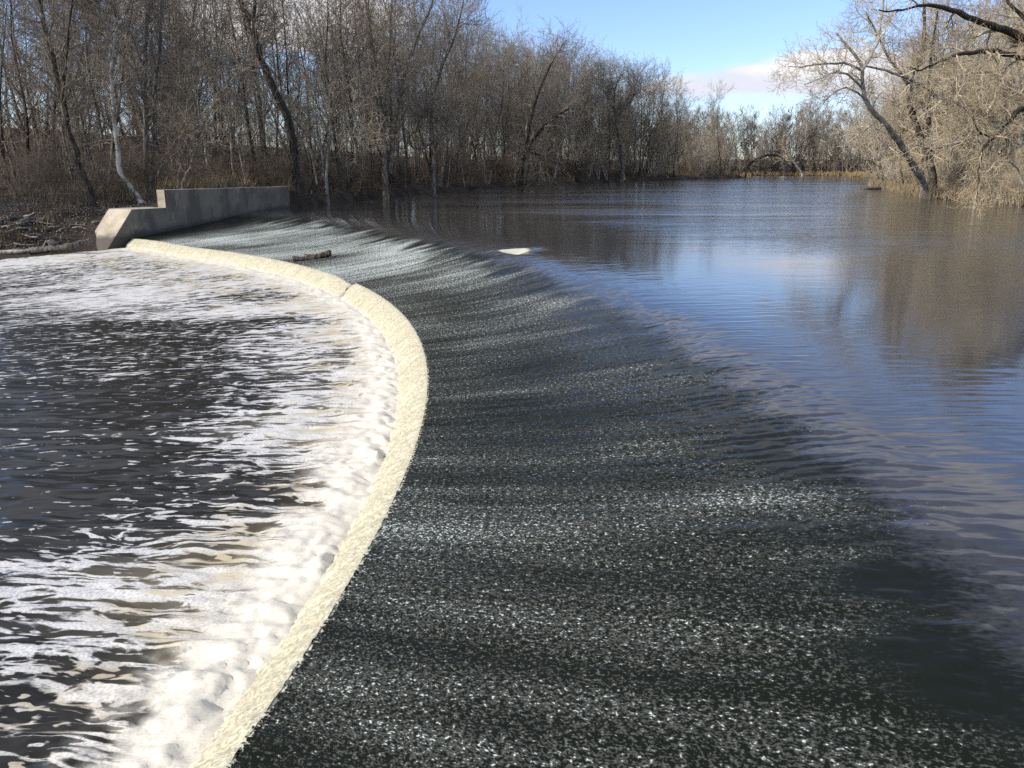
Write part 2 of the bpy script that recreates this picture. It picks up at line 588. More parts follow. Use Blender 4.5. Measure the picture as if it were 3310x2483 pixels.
flow = n.noise(n.vadd(n.comb(n.mul(s, 4.5), n.mul(d, 0.75)), n.vmul(warp, (1.2, 0.6, 0))), 1.0, 4, 0.65)
veins = n.ss(n.add(n.mul(n1, 0.5), n.mul(flow, 0.5)), 0.47, 0.57)
bei = n.mul(bei, n.sub(1.0, n.mul(veins, 0.9)))
thick = n.ss(fld, 0.0, 1.5)
white = n.mix(n.ss(bub, 0.32, 0.62), n.mix(thick, (0.40, 0.39, 0.365), (0.52, 0.505, 0.465)), n.mix(thick, (0.70, 0.69, 0.655), (0.75, 0.73, 0.675)))
white = n.mix(n.mul(rg, n.ss(bub, 0.35, 0.6, 0.55, 0.95)), white, (0.74, 0.715, 0.645))
white = n.mix(n.mul(bei, 0.85), white, (0.52, 0.45, 0.30))
under = n.mix(n.ss(cov, 0.25, 0.8), (0.024, 0.0235, 0.0205), (0.24, 0.205, 0.135))
white = n.mix(n.mul(n.ss(d, 2.6, 0.6), 0.55), white, n.vmul(white, (1.02, 0.955, 0.80)))
n.put(b.inputs['Base Color'], n.mix(foam, under, white))
n.put(b.inputs['Roughness'], n.mix(foam, (0.12,) * 3, (0.6,) * 3))
n.put(b.inputs['Specular IOR Level'], 0.12)
n.put(b.inputs['IOR'], 1.33)
obj('river_below_dam', me, mt_, kind='structure')

# ------------------------------------------------------------------ terrain
e_r = np.array([math.cos(RAD(62)), math.sin(RAD(62))])
e_w = np.array([-e_r[1], e_r[0]])


def wall_pt(r, w, z=0.0):
    p = np.array([CX, CY]) + r * e_r + w * e_w
    return (p[0], p[1], z)


WET = [(-260, -60), (-260, 10), (-110, 44), (-62, 49.5), (-46, 53.0), (-36, 55.6), (-30.8, 57.4)]
WET += [wall_pt(50.6, 0.5)[:2], wall_pt(68.3, 0.5)[:2]]
WET += [(-19.2, 76.5), (-17.6, 84), (-13.5, 103), (-9, 121), (-2.8, 141), (10, 170), (25, 197), (46, 232), (66, 262), (75, 272),
        (72, 284), (45, 306), (-40, 330), (-40, 356), (60, 352), (98, 346), (117, 352), (128, 330), (122, 285), (108, 247), (82, 190), (64, 152), (56, 122),
        (48.3, 99), (46.6, 88), (46.4, 78), (47, 60), (52, 30), (60, -60)]
WET = np.array(WET, float)


def wet_sd(x, y):
    """signed distance to the shore: > 0 on land"""
    x = np.asarray(x, float).ravel(); y = np.asarray(y, float).ravel()
    best = np.full(x.shape, 1e9)
    inside = np.zeros(x.shape, bool)
    n_ = len(WET)
    for i in range(n_):
        x0, y0 = WET[i]; x1, y1 = WET[(i + 1) % n_]
        ex, ey = x1 - x0, y1 - y0
        t = np.clip(((x - x0) * ex + (y - y0) * ey) / (ex * ex + ey * ey), 0, 1)
        best = np.minimum(best, np.hypot(x - x0 - t * ex, y - y0 - t * ey))
        cond = ((y0 > y) != (y1 > y))
        with np.errstate(divide='ignore', invalid='ignore'):
            xi = x0 + (y - y0) * ex / (ey if ey != 0 else 1e-9)
        inside ^= cond & (x < xi)
    return np.where(inside, -best, best)


def ground_z(x, y):
    x = np.asarray(x, float); y = np.asarray(y, float)
    sh = x.shape
    x = x.ravel(); y = y.ravel()
    d = wet_sd(x, y)
    rx, ry = x - CX, y - CY
    r = rx * e_r[0] + ry * e_r[1]
    w = rx * e_w[0] + ry * e_w[1]
    low = np.interp(d, [-6, 0, 0.6, 2.5, 5, 10, 30, 200], [-4, -2.2, -1.9, -0.6, 0.4, 1.1, 1.9, 18.0])
    upl = np.interp(d, [-6, 0, 0.35, 1.4, 6, 40, 90, 140, 300], [-3, -0.15, 0.65, 1.05, 1.5, 3.0, 8.0, 13.0, 18.0])
    upr = np.interp(d, [-6, 0, 1.0, 5, 20, 45, 120, 300], [-3, -0.12, 0.3, 1.0, 1.8, 4.0, 7.0, 9.0])
    k = sstep(r, 52, 66) * (w > -40) 
    h = low * (1 - k) + upl * k
    right = sstep(x - (y * 0.36 + 8), -6, 6)
    h = h * (1 - right) + upr * right
    ff = sstep(y, 285, 325)
    h = h * (1 - ff) + upr * ff
    fill = np.interp(r, [48.8, 50.5, 52.6, 55.2, 60, 68.0, 72], [-2.4, -1.2, 0.30, 0.5, 1.55, 1.74, 0.9])
    m = (w > np.where(r < 53, 2.3, 0.42)) & (w < 14) & (r > 49) & (r < 72)
    fade = 1 - sstep(w, 6, 13)
    h = np.where(m, np.maximum(h, fill * fade + h * (1 - fade)), h)
    land = np.clip(d / 2.0, 0, 1) * (1 - 0.8 * m)
    h = h + 0.16 * land * fbm(x * 0.35, y * 0.35, 3, 13) + 0.25 * land * gnoise(x * 0.06, y * 0.06, 14)
    return h.reshape(sh)


def gz(x, y):
    return float(ground_z(np.array([x]), np.array([y]))[0])


xs = np.concatenate([np.geomspace(-700, -120, 20), np.arange(-112, -50, 2.0), np.arange(-50, -12, 0.6), np.arange(-12, 130, 2.0), np.geomspace(131, 800, 24)])
ys = np.concatenate([np.arange(-80, 40, 6.0), np.arange(40, 52, 1.5), np.arange(52, 80, 0.6), np.arange(80, 160, 1.2), np.arange(160, 380, 2.5), np.geomspace(381, 1500, 20)])
GX, GY = np.meshgrid(xs, ys)
GZ = ground_z(GX, GY)
me = mesh_np('ground', np.stack([GX, GY, GZ], -1).reshape(-1, 3), grid_faces(*GX.shape))
mg, n, b = material('forest_floor')
P = n.pos()
a = n.noise(P, 0.35, 5, 0.6)
c_ = n.noise(P, 5.0, 4, 0.7)
f_ = n.noise(P, 22.0, 2, 0.6)
px, py, pz = n.sep(P)
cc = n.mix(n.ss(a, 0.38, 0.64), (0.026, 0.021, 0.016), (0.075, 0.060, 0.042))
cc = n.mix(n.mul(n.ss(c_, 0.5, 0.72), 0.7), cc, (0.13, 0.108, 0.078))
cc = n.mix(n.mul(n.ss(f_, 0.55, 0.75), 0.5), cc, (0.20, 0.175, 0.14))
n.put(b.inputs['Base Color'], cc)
n.put(b.inputs['Roughness'], 0.95)
n.put(b.inputs['Specular IOR Level'], 0.15)
n.put(b.inputs['Normal'], n.bump(n.add(n.mul(c_, 0.25), n.mul(f_, 0.06)), 1.0, 0.9))
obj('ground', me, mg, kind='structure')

# ------------------------------------------------------------------ concrete abutment wall
mc, n, b = material('stained_concrete')
P = n.pos()
px, py, pz = n.sep(P)
wv = n.add(n.mul(px, 0.47), n.mul(py, 0.88))
big_ = n.noise(P, 0.9, 4, 0.6)
fine = n.noise(P, 14, 4, 0.65)
drip = n.noise(n.comb(n.mul(wv, 0.62), n.mul(px, 0.3), n.mul(pz, 0.30)), 1.0, 5, 0.66, 0.5)
drip2 = n.noise(n.comb(n.mul(wv, 1.5), n.mul(px, 0.6), n.mul(pz, 0.45)), 1.0, 5, 0.7)
cc = n.mix(n.ss(big_, 0.35, 0.65), (0.37, 0.31, 0.22), (0.49, 0.43, 0.33))
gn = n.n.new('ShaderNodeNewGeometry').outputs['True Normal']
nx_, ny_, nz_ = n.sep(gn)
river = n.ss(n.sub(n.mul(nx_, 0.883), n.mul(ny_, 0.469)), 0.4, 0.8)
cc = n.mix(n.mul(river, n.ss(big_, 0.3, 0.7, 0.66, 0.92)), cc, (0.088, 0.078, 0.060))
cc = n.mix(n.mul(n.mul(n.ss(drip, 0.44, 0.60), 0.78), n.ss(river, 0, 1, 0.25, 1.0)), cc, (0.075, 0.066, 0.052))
cc = n.mix(n.mul(n.ss(drip2, 0.60, 0.70), 0.5), cc, (0.42, 0.40, 0.36))
wr = n.add(n.mul(n.sub(px, CX), float(0.4695)), n.mul(n.sub(py, CY), float(0.8829)))
zw = n.add(-1.47, n.mul(n.sub(wr, 51.7), 0.0886))
wetl = n.ss(n.sub(n.add(pz, n.mul(n.sub(big_, 0.5), 0.8)), zw), 0.55, 0.05)
cc = n.mix(n.mul(wetl, 0.85), cc, (0.032, 0.030, 0.022))
cc = n.mix(n.mul(n.ss(fine, 0.5, 0.7), 0.25), cc, (0.22, 0.20, 0.17))
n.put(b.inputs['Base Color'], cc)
n.put(b.inputs['Roughness'], 0.88)
n.put(b.inputs['Normal'], n.bump(n.add(n.mul(fine, 0.012), n.mul(big_, 0.02)), 1.0, 1.0))


def bevel_mesh(name, V, Fq, width=0.02):
    import bmesh
    bm = bmesh.new()
    vs = [bm.verts.new(p) for p in V]
    for f in Fq:
        bm.faces.new([vs[i] for i in f])
    bmesh.ops.recalc_face_normals(bm, faces=bm.faces)
    bmesh.ops.bevel(bm, geom=list(bm.edges), offset=width, segments=2, affect='EDGES', profile=0.6)
    me = bpy.data.meshes.new(name)
    bm.to_mesh(me)
    bm.free()
    return me


def wall_box(r0b, r0t, r1, w0, w1, z0, z1):
    return hexa([wall_pt(r0b, w0, z0), wall_pt(r1, w0, z0), wall_pt(r1, w1, z0), wall_pt(r0b, w1, z0),
                 wall_pt(r0t, w0, z1), wall_pt(r1, w0, z1), wall_pt(r1, w1, z1), wall_pt(r0t, w1, z1)])


wall = empty('concrete_wall', wall_pt(60, 0.4, -2.6), label='grey stained concrete abutment wall stepping down to a sloped end beside the far falls', category='wall')
WL = Vector(wall.location)


def wpart(name, V, Fq, bw, mat=mc, parent=None):
    V = np.array(V) - np.array(WL)
    o = obj(name, bevel_mesh(name, V, Fq, bw), mat, parent or wall)
    return o


wr_ = [55.15, 58.45, 61.8, 65.1, 68.4]
for k in range(4):
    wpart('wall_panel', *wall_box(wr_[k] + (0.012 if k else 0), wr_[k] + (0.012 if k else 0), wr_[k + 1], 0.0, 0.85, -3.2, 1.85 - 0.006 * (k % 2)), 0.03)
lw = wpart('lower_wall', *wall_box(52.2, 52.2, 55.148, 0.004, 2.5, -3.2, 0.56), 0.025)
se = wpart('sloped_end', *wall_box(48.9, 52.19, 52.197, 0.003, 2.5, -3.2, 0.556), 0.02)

# ------------------------------------------------------------------ bark materials
def bark_mat(name, dark, light, moss=None, pale=None, scale=1.0):
    mt, n, b = material(name)
    O = n.obj()
    r = n.rnd()
    ns = n.noise(n.vmul(O, (1, 1, 0.25)), 6 * scale, 4, 0.65)
    n2_ = n.noise(O, 0.9 * scale, 3, 0.6)
    c = n.mix(n.ss(ns, 0.35, 0.68), dark, light)
    if pale is not None:
        c = n.mix(n.ss(n2_, 0.44, 0.56), c, pale)
    if moss is not None:
        c = n.mix(n.mul(n.ss(n2_, 0.5, 0.7), 0.5), c, moss)
    hs = n.n.new('ShaderNodeHueSaturation')
    n.put(hs.inputs['Value'], n.ss(r, 0, 1, 0.72, 1.25, smooth=False))
    n.put(hs.inputs['Saturation'], n.ss(n.m('FRACT', n.mul(r, 7.31)), 0, 1, 0.75, 1.15, smooth=False))
    n.put(hs.inputs['Color'], c)
    n.put(b.inputs['Base Color'], hs.outputs[0])
    n.put(b.inputs['Roughness'], 0.9)
    n.put(b.inputs['Specular IOR Level'], 0.12)
    n.put(b.inputs['Normal'], n.bump(n.mul(ns, 0.04), 1.0, 0.8))
    return mt


M_bark = bark_mat('grey_brown_bark', (0.065, 0.054, 0.042), (0.26, 0.225, 0.18))
M_twig = bark_mat('grey_brown_twig', (0.165, 0.135, 0.10), (0.35, 0.297, 0.23))
M_twig_tan = bark_mat('tan_twig', (0.34, 0.275, 0.185), (0.52, 0.435, 0.30))
M_syc = bark_mat('pale_patchy_bark', (0.17, 0.14, 0.105), (0.27, 0.23, 0.18), pale=(0.40, 0.37, 0.305), scale=1.3)
M_darkbark = bark_mat('dark_wet_bark', (0.022, 0.018, 0.014), (0.095, 0.078, 0.06))
M_brush = bark_mat('brown_brush', (0.13, 0.10, 0.072), (0.26, 0.208, 0.152))
M_drift = bark_mat('bleached_driftwood', (0.16, 0.13, 0.10), (0.48, 0.43, 0.36))


# ------------------------------------------------------------------ tree growth
def grow(rng, P, R, k, t0, t1, ang, lenf, npts, up=0.0, wig=0.15, rr0=0.6, rtip=0.15, rmin=0.006, angsd=12, droop=0.0, outbias=None):
    """children on parent polylines. lenf: (lo, hi) multiplied by local taper"""
    M, n_, _ = P.shape
    if M == 0 or k == 0:
        return np.zeros((0, npts, 3)), np.zeros((0, npts))
    idx = np.repeat(np.arange(M), k)
    N = len(idx)
    t = t0 + (t1 - t0) * (np.tile((np.arange(k) + 0.5) / k, M) + rng.uniform(-0.5, 0.5, N) / k)
    f = t * (n_ - 1)
    i0 = np.clip(f.astype(int), 0, n_ - 2)
    fr = (f - i0)[:, None]
    p0 = P[idx, i0] * (1 - fr) + P[idx, i0 + 1] * fr
    r0 = R[idx, i0] * (1 - fr[:, 0]) + R[idx, i0 + 1] * fr[:, 0]
    tan = P[idx, i0 + 1] - P[idx, i0]
    tan /= np.linalg.norm(tan, axis=1, keepdims=True) + 1e-9
    rv = rng.normal(size=(N, 3))
    if outbias is not None:
        rv += np.array(outbias)
    perp = rv - (rv * tan).sum(1, keepdims=True) * tan
    perp /= np.linalg.norm(perp, axis=1, keepdims=True) + 1e-9
    a = np.radians(np.clip(rng.normal(ang, angsd, N), 8, 110))[:, None]
    d = np.cos(a) * tan + np.sin(a) * perp
    L = rng.uniform(lenf[0], lenf[1], N) * (1.1 - 0.55 * t)
    out = np.zeros((N, npts, 3)); out[:, 0] = p0
    step = (L / (npts - 1))[:, None]
    for j in range(1, npts):
        d = d + rng.normal(size=(N, 3)) * wig
        d[:, 2] += up - droop * j / npts
        d /= np.linalg.norm(d, axis=1, keepdims=True) + 1e-9
        out[:, j] = out[:, j - 1] + d * step
    tt = np.linspace(0, 1, npts)[None]
    r = np.maximum((r0 * rr0)[:, None] * (1 - tt * (1 - rtip)), rmin)
    return out, r


def smooth_line(pts, n_):
    pts = np.array(pts, float)
    m = len(pts)
    t = np.linspace(0, m - 1, n_)
    out = np.zeros((n_, 3))
    for k, tv in enumerate(t):
        i = min(int(tv), m - 2)
        f = tv - i
        p0 = pts[max(i - 1, 0)]; p1 = pts[i]; p2 = pts[i + 1]; p3 = pts[min(i + 2, m - 1)]
        out[k] = 0.5 * ((2 * p1) + (-p0 + p2) * f + (2 * p0 - 5 * p1 + 4 * p2 - p3) * f * f + (-p0 + 3 * p1 - 3 * p2 + p3) * f ** 3)
    return out


def stem(rng, base, h, r, lean=(0, 0), npts=14, wig=0.05, tip=0.12):
    base = np.array(base, float)
    d = np.array([lean[0], lean[1], 1.0])
    p = [base]
    w = np.zeros(2)
    for i in range(npts - 1):
        w = w * 0.6 + rng.normal(size=2) * wig
        dd_ = d + np.array([w[0], w[1], 0])
        dd_ /= np.linalg.norm(dd_)
        p.append(p[-1] + dd_ * h / (npts - 1))
    t = np.linspace(0, 1, npts)
    R_ = r * (1 - t * (1 - tip))
    R_[0] *= 1.45
    return np.array(p)[None], R_[None]


def tree_mesh(name, rng, stems, spec, sides=(7, 5, 3)):
    """returns trunk mesh, crown mesh"""
    tv, tq = tubes(stems, sides[0])
    trunk = mesh_np(name + '_trunk', tv, tq)
    groups5 = []; groups3 = []
    l1 = []
    for P_, R_ in stems:
        c = grow(rng, P_, R_, **spec['l1'])
        l1.append(c)
        groups5.append(c)
    lev = l1
    for key in ('l2', 'l3', 'l4'):
        if key not in spec:
            break
        nxt = []
        for P_, R_ in lev:
            c = grow(rng, P_, R_, **spec[key])
            nxt.append(c)
        if key == 'l2' and 'l2b' in spec:      # twigs straight off the trunk too
            for P_, R_ in stems:
                nxt.append(grow(rng, P_, R_, **spec['l2b']))
        (groups5 if key == 'l2' and spec.get('fat2') else groups3).extend(nxt)
        lev = nxt
    v5, q5 = tubes(groups5, sides[1])
    v3, q3 = tubes(groups3, sides[2])
    cv_ = np.concatenate([v5, v3]); cq = np.concatenate([q5, q3 + len(v5)])
    crown = mesh_np(name + '_crown', cv_, cq)
    return trunk, crown


def spec_forest(h, dense=1.0):
    return dict(
        l1=dict(k=16, t0=0.20, t1=0.98, ang=42, lenf=(0.24 * h, 0.42 * h), npts=8, up=0.09, wig=0.13, rr0=0.55, rtip=0.2),
        l2=dict(k=6, t0=0.18, t1=1.0, ang=42, lenf=(0.09 * h, 0.18 * h), npts=6, up=0.06, wig=0.16, rr0=0.62, rtip=0.3, rmin=0.020),
        l2b=dict(k=16, t0=0.15, t1=0.95, ang=62, lenf=(0.05 * h, 0.13 * h), npts=6, up=0.05, wig=0.2, rr0=0.2, rtip=0.3, rmin=0.012),
        l3=dict(k=int(3 * dense), t0=0.12, t1=1.0, ang=40, lenf=(0.05 * h, 0.11 * h), npts=4, up=0.05, wig=0.2, rr0=0.7, rtip=0.4, rmin=0.013),
        l4=dict(k=int(2 * dense), t0=0.15, t1=1.0, ang=40, lenf=(0.03 * h, 0.06 * h), npts=2, up=0.04, wig=0.22, rr0=0.8, rtip=0.5, rmin=0.0095))


def spec_sapling(h):
    return dict(
        l1=dict(k=20, t0=0.22, t1=0.98, ang=50, lenf=(0.16 * h, 0.30 * h), npts=6, up=0.07, wig=0.14, rr0=0.4, rtip=0.25, rmin=0.009),
        l2=dict(k=6, t0=0.2, t1=1.0, ang=45, lenf=(0.06 * h, 0.12 * h), npts=4, up=0.05, wig=0.18, rr0=0.7, rtip=0.3, rmin=0.007),
        l3=dict(k=4, t0=0.2, t1=1.0, ang=45, lenf=(0.03 * h, 0.06 * h), npts=2, up=0.03, wig=0.2, rr0=0.8, rtip=0.5, rmin=0.006))


def spec_spread(h):
    return dict(
        l1=dict(k=13, t0=0.16, t1=0.98, ang=58, lenf=(0.32 * h, 0.52 * h), npts=9, up=0.045, wig=0.17, rr0=0.55, rtip=0.2),
        l2=dict(k=6, t0=0.15, t1=1.0, ang=48, lenf=(0.10 * h, 0.21 * h), npts=6, up=0.02, wig=0.22, rr0=0.6, rtip=0.25, rmin=0.012),
        l3=dict(k=4, t0=0.1, t1=1.0, ang=48, lenf=(0.05 * h, 0.12 * h), npts=4, up=0.0, wig=0.25, rr0=0.7, rtip=0.35, rmin=0.014),
        l4=dict(k=2, t0=0.1, t1=1.0, ang=46, lenf=(0.025 * h, 0.055 * h), npts=2, up=0.0, wig=0.28, rr0=0.8, rtip=0.5, rmin=0.0095))


def spec_shrub(h):
    return dict(
        l1=dict(k=9, t0=0.12, t1=1.0, ang=32, lenf=(0.35 * h, 0.6 * h), npts=5, up=0.05, wig=0.16, rr0=0.6, rtip=0.3, rmin=0.007),
        l2=dict(k=5, t0=0.1, t1=1.0, ang=40, lenf=(0.14 * h, 0.30 * h), npts=4, up=0.03, wig=0.2, rr0=0.7, rtip=0.3, rmin=0.006),
        l3=dict(k=3, t0=0.1, t1=1.0, ang=42, lenf=(0.07 * h, 0.15 * h), npts=2, up=0.02, wig=0.22, rr0=0.8, rtip=0.5, rmin=0.005))


def plant(name, trunk, crown, loc, rz, sc, label, cat, group=None, mats=None):
    root = empty(name, loc, rz, sc, label=label, category=cat)
    if group:
        root['group'] = group
    a_ = obj('trunk', trunk, None, root)
    c_ = obj('crown', crown, None, root)
    if mats:
        for o_ in (a_, c_):
            o_.material_slots[0].link = 'OBJECT'
            o_.material_slots[0].material = mats
    return root


rng = np.random.default_rng(11)
T_forest, T_sap, T_spread, T_shrub = [], [], [], []
for i in range(7):
    h = 21.0
    st = [stem(rng, (0, 0, -0.3), h, rng.uniform(0.17, 0.27), rng.normal(size=2) * 0.06, 15, 0.07)]
    if i in (1, 4, 6):
        st.append(stem(rng, (0.25, 0.1, -0.3), h * 0.9, 0.15, rng.normal(size=2) * 0.16, 15, 0.08))
    tr, cr = tree_mesh('forest%d' % i, rng, st, spec_forest(h))
    tr.materials.append(M_bark if i % 2 else M_darkbark); cr.materials.append(M_twig)
    T_forest.append((tr, cr))
for i in range(4):
    h = 10.0
    st = [stem(rng, (0, 0, -0.2), h, 0.065, rng.normal(size=2) * 0.07, 10, 0.07)]
    tr, cr = tree_mesh('sapling%d' % i, rng, st, spec_sapling(h), (5, 3, 3))
    tr.materials.append(M_bark if i % 2 else M_syc); cr.materials.append(M_twig)
    T_sap.append((tr, cr))
for i in range(4):
    h = 16.0
    st = [stem(rng, (0, 0, -0.3), h, 0.26, (-0.22, rng.normal() * 0.1), 14, 0.09)]
    st.append(stem(rng, (0.2, 0.3, -0.3), h * 0.8, 0.17, (-0.45, 0.1 * rng.normal()), 13, 0.10))
    tr, cr = tree_mesh('spread%d' % i, rng, st, spec_spread(h))
    tr.materials.append(M_syc if i % 2 else M_bark); cr.materials.append(M_twig_tan)
    T_spread.append((tr, cr))
for i in range(4):
    h = 3.0
    st = [stem(rng, (rng.normal() * 0.2, rng.normal() * 0.2, -0.1), h * rng.uniform(0.7, 1.1), 0.022, rng.normal(size=2) * 0.42, 7, 0.12) for _ in range(7)]
    tr, cr = tree_mesh('shrub%d' % i, rng, st, spec_shrub(h), (4, 3, 3))
    tr.materials.append(M_brush); cr.materials.append(M_brush)
    T_shrub.append((tr, cr))
def ray_to(u, v_, Yd):
    """point of the place seen at photo position (u, v_) and distance Yd ahead: used to survey the trees' real positions"""
    F = 2650.0
    a_ = (u - 1655) / F; b_ = (1241.5 - v_) / F
    th = RAD(PITCH)
    yy = math.cos(th) + b_ * math.sin(th); zz = -math.sin(th) + b_ * math.cos(th)
    t = Yd / yy
    return np.array([a_ * t, Yd, EYE + zz * t])


# ------------------------------------------------------------------ surveyed trees
HERO_XY = []


def hero(name, lines, radii, spec, mats, label, cat='tree', seed=0, group=None, ground=True, extra=None, sides=(8, 5, 3)):
    """lines: list of lists of (u, v, Y)"""
    rg_ = np.random.default_rng(seed)
    stems = []
    for ln, (r0, r1) in zip(lines, radii):
        pts = np.array([ray_to(*p) for p in ln])
        np_ = max(10, 3 * len(ln))
        sm = smooth_line(pts, np_)
        sm[1:-1] += rg_.normal(size=(np_ - 2, 3)) * 0.05
        R_ = np.linspace(r0, r1, np_)
        stems.append((sm[None], R_[None]))
    base = stems[0][0][0, 0].copy()
    if ground:
        g = gz(base[0], base[1])
        stems[0][0][0, 0, 2] = g - 0.3
        base[2] = g
        stems[0][1][0, 0] *= 1.4
    HERO_XY.append((base[0], base[1]))
    stems = [(P_ - base, R_) for P_, R_ in stems]
    tr, cr = tree_mesh(name, rg_, stems, spec, sides)
    tr.materials.append(mats[0]); cr.materials.append(mats[1])
    return plant(name, tr, cr, tuple(base), 0, 1, label, cat, group)


def hs(h, k1=14, t0=0.3, up=0.06, ang=48, l1=(0.2, 0.36), dense=1.0, droop=0.0, wig=0.15):
    s_ = spec_forest(h, dense)
    s_['l1'].update(k=k1, t0=t0, up=up, ang=ang, lenf=(l1[0] * h, l1[1] * h), droop=droop, wig=wig)
    s_['fat2'] = True
    return s_


hero('leaning_tree', [[(955, 600, 79), (945, 480, 79), (932, 390, 78.5), (885, 290, 78), (845, 190, 77.5), (815, 90, 77), (775, 0, 76.5), (730, -120, 76), (690, -260, 75.5)],
                      [(812, 85, 77), (822, 30, 77.4), (830, -60, 77.8), (850, -180, 78)]],
     [(0.42, 0.22), (0.22, 0.08)], hs(20, 15, 0.45, ang=62, l1=(0.10, 0.26)), (M_darkbark, M_twig),
     'tall dark thick trunked tree leaning left above the end of the concrete wall', seed=3)
hero('straight_tree', [[(478, 605, 68.5), (472, 480, 68.5), (468, 330, 68.6), (470, 150, 68.8), (476, 0, 69), (470, -160, 69)],
                       [(495, 610, 68.9), (496, 480, 68.9), (500, 300, 69.2), (520, 120, 69.4), (528, -100, 69.5)]],
     [(0.27, 0.10), (0.24, 0.08)], hs(19, 15, 0.25), (M_bark, M_twig),
     'pair of straight grey trunks standing close together just left of the wall top', seed=4)
hero('bent_tree', [[(462, 648, 66), (425, 610, 66), (388, 545, 66), (377, 450, 66.2), (366, 300, 66.4), (362, 190, 66.6), (380, 90, 67), (420, 10, 67.4), (450, -80, 67.5)],
                   [(364, 210, 66.6), (345, 120, 66.4), (325, 20, 66.2), (300, -90, 66)]],
     [(0.24, 0.07), (0.12, 0.05)], hs(16, 16, 0.35, ang=55), (M_syc, M_twig),
     'pale barked tree bent sideways at its foot beside the lower concrete wall', seed=5)
hero('slanting_tree', [[(288, 612, 64.5), (262, 560, 64.5), (240, 480, 64.4), (218, 400, 64.3), (195, 290, 64.2), (165, 170, 64), (140, 60, 63.8), (110, -80, 63.5)],
                       [(205, 340, 64.3), (212, 200, 64.6), (225, 80, 65), (235, -60, 65)]],
     [(0.30, 0.10), (0.14, 0.05)], hs(18, 16, 0.4, ang=52), (M_darkbark, M_twig),
     'slanting dark tree at the left with a fallen log behind its foot', seed=6)
hero('forked_tree', [[(588, 604, 66.5), (600, 570, 66.5), (622, 530, 66.5), (632, 470, 66.6), (660, 400, 66.7), (700, 330, 67), (770, 230, 67.3), (820, 140, 67.6)],
                     [(575, 606, 66.8), (582, 550, 66.8), (598, 470, 66.8), (605, 400, 67), (612, 280, 67.2), (640, 130, 67.4)],
                     [(500, 600, 66.9), (520, 545, 66.8), (560, 505, 66.6), (600, 470, 66.4), (640, 440, 66.2)]],
     [(0.15, 0.04), (0.12, 0.04), (0.09, 0.03)], hs(12, 10, 0.3, ang=50, l1=(0.2, 0.4)), (M_bark, M_twig),
     'small curving tree with crooked stems rising behind the top of the wall', seed=7)
hero('pale_sapling_clump', [[(1056, 590, 81), (1062, 480, 81), (1066, 330, 81.3), (1069, 120, 81.6)],
                            [(1048, 592, 81.2), (1036, 470, 81.2), (1015, 340, 81.2), (990, 230, 81), (975, 60, 81)],
                            [(1025, 596, 80.8), (1000, 480, 80.6), (965, 400, 80.5), (900, 330, 80.2)],
                            [(1064, 390, 81), (1110, 355, 80.6), (1150, 320, 80.2), (1180, 290, 80)],
                            [(1058, 440, 81), (1095, 425, 80.5), (1150, 445, 80), (1215, 430, 79.6)]],
     [(0.15, 0.03), (0.13, 0.03), (0.10, 0.03), (0.06, 0.02), (0.06, 0.02)], hs(13, 8, 0.3, ang=48, l1=(0.12, 0.28)), (M_syc, M_twig_tan),
     'clump of thin pale stems fanning up from the bank right of the wall', seed=8)
hero('tall_fan_tree', [[(1245, 560, 93), (1240, 450, 93), (1225, 300, 93.2), (1205, 150, 93.5), (1180, 0, 94), (1150, -140, 94)],
                       [(1262, 560, 93.2), (1275, 430, 93.2), (1290, 300, 93), (1335, 160, 92.8), (1390, 30, 92.6), (1430, -90, 92)],
                       [(1236, 420, 93), (1245, 280, 92.6), (1262, 120, 92.2), (1270, -60, 92)]],
     [(0.30, 0.07), (0.26, 0.06), (0.2, 0.05)], hs(22, 15, 0.3, ang=34, up=0.12, l1=(0.2, 0.34)), (M_bark, M_twig),
     'tall tree whose dark stems fan upward into blue sky left of centre', seed=9)
hero('crooked_limbed_tree', [[(1400, 560, 99), (1404, 470, 99), (1395, 360, 99), (1420, 240, 98.6), (1470, 120, 98), (1500, -20, 98)],
                             [(1400, 455, 99), (1360, 480, 97), (1330, 470, 96), (1325, 440, 95.6), (1352, 405, 95), (1365, 370, 94.6), (1400, 350, 94), (1480, 345, 93.4)],
                             [(1402, 480, 99), (1425, 440, 97), (1445, 400, 96), (1420, 380, 95)]],
     [(0.28, 0.07), (0.16, 0.05), (0.12, 0.04)], hs(20, 15, 0.35, ang=44, l1=(0.14, 0.3)), (M_bark, M_twig),
     'tree with pale crooked limbs snaking sideways above the left bank near centre', seed=10)
hero('overhanging_tree', [[(1682, 565, 137), (1688, 530, 137), (1702, 490, 137), (1730, 440, 136), (1790, 380, 134), (1840, 350, 132)],
                          [(1704, 490, 137), (1750, 505, 135), (1760, 520, 134), (1720, 500, 135)],
                          [(1700, 480, 137), (1712, 400, 137), (1740, 300, 137), (1790, 190, 137), (1830, 130, 137)]],
     [(0.55, 0.12), (0.16, 0.05), (0.3, 0.07)], hs(20, 14, 0.3, ang=46), (M_darkbark, M_twig),
     'dark bent trunk leaning out over the water from the left bank at centre', seed=12)
hero('lone_topped_tree', [[(2010, 560, 188), (2005, 470, 188), (1990, 380, 188), (1985, 300, 188), (2010, 240, 188)],
                          [(1990, 370, 188), (1960, 310, 188), (1935, 250, 188)],
                          [(1992, 380, 188), (2040, 320, 188), (2062, 250, 188)]],
     [(0.4, 0.12), (0.22, 0.08), (0.22, 0.08)], hs(24, 14, 0.35, ang=40, up=0.1, l1=(0.14, 0.28)), (M_bark, M_twig),
     'round topped bare tree standing against the cloud where the left bank lowers', seed=13)
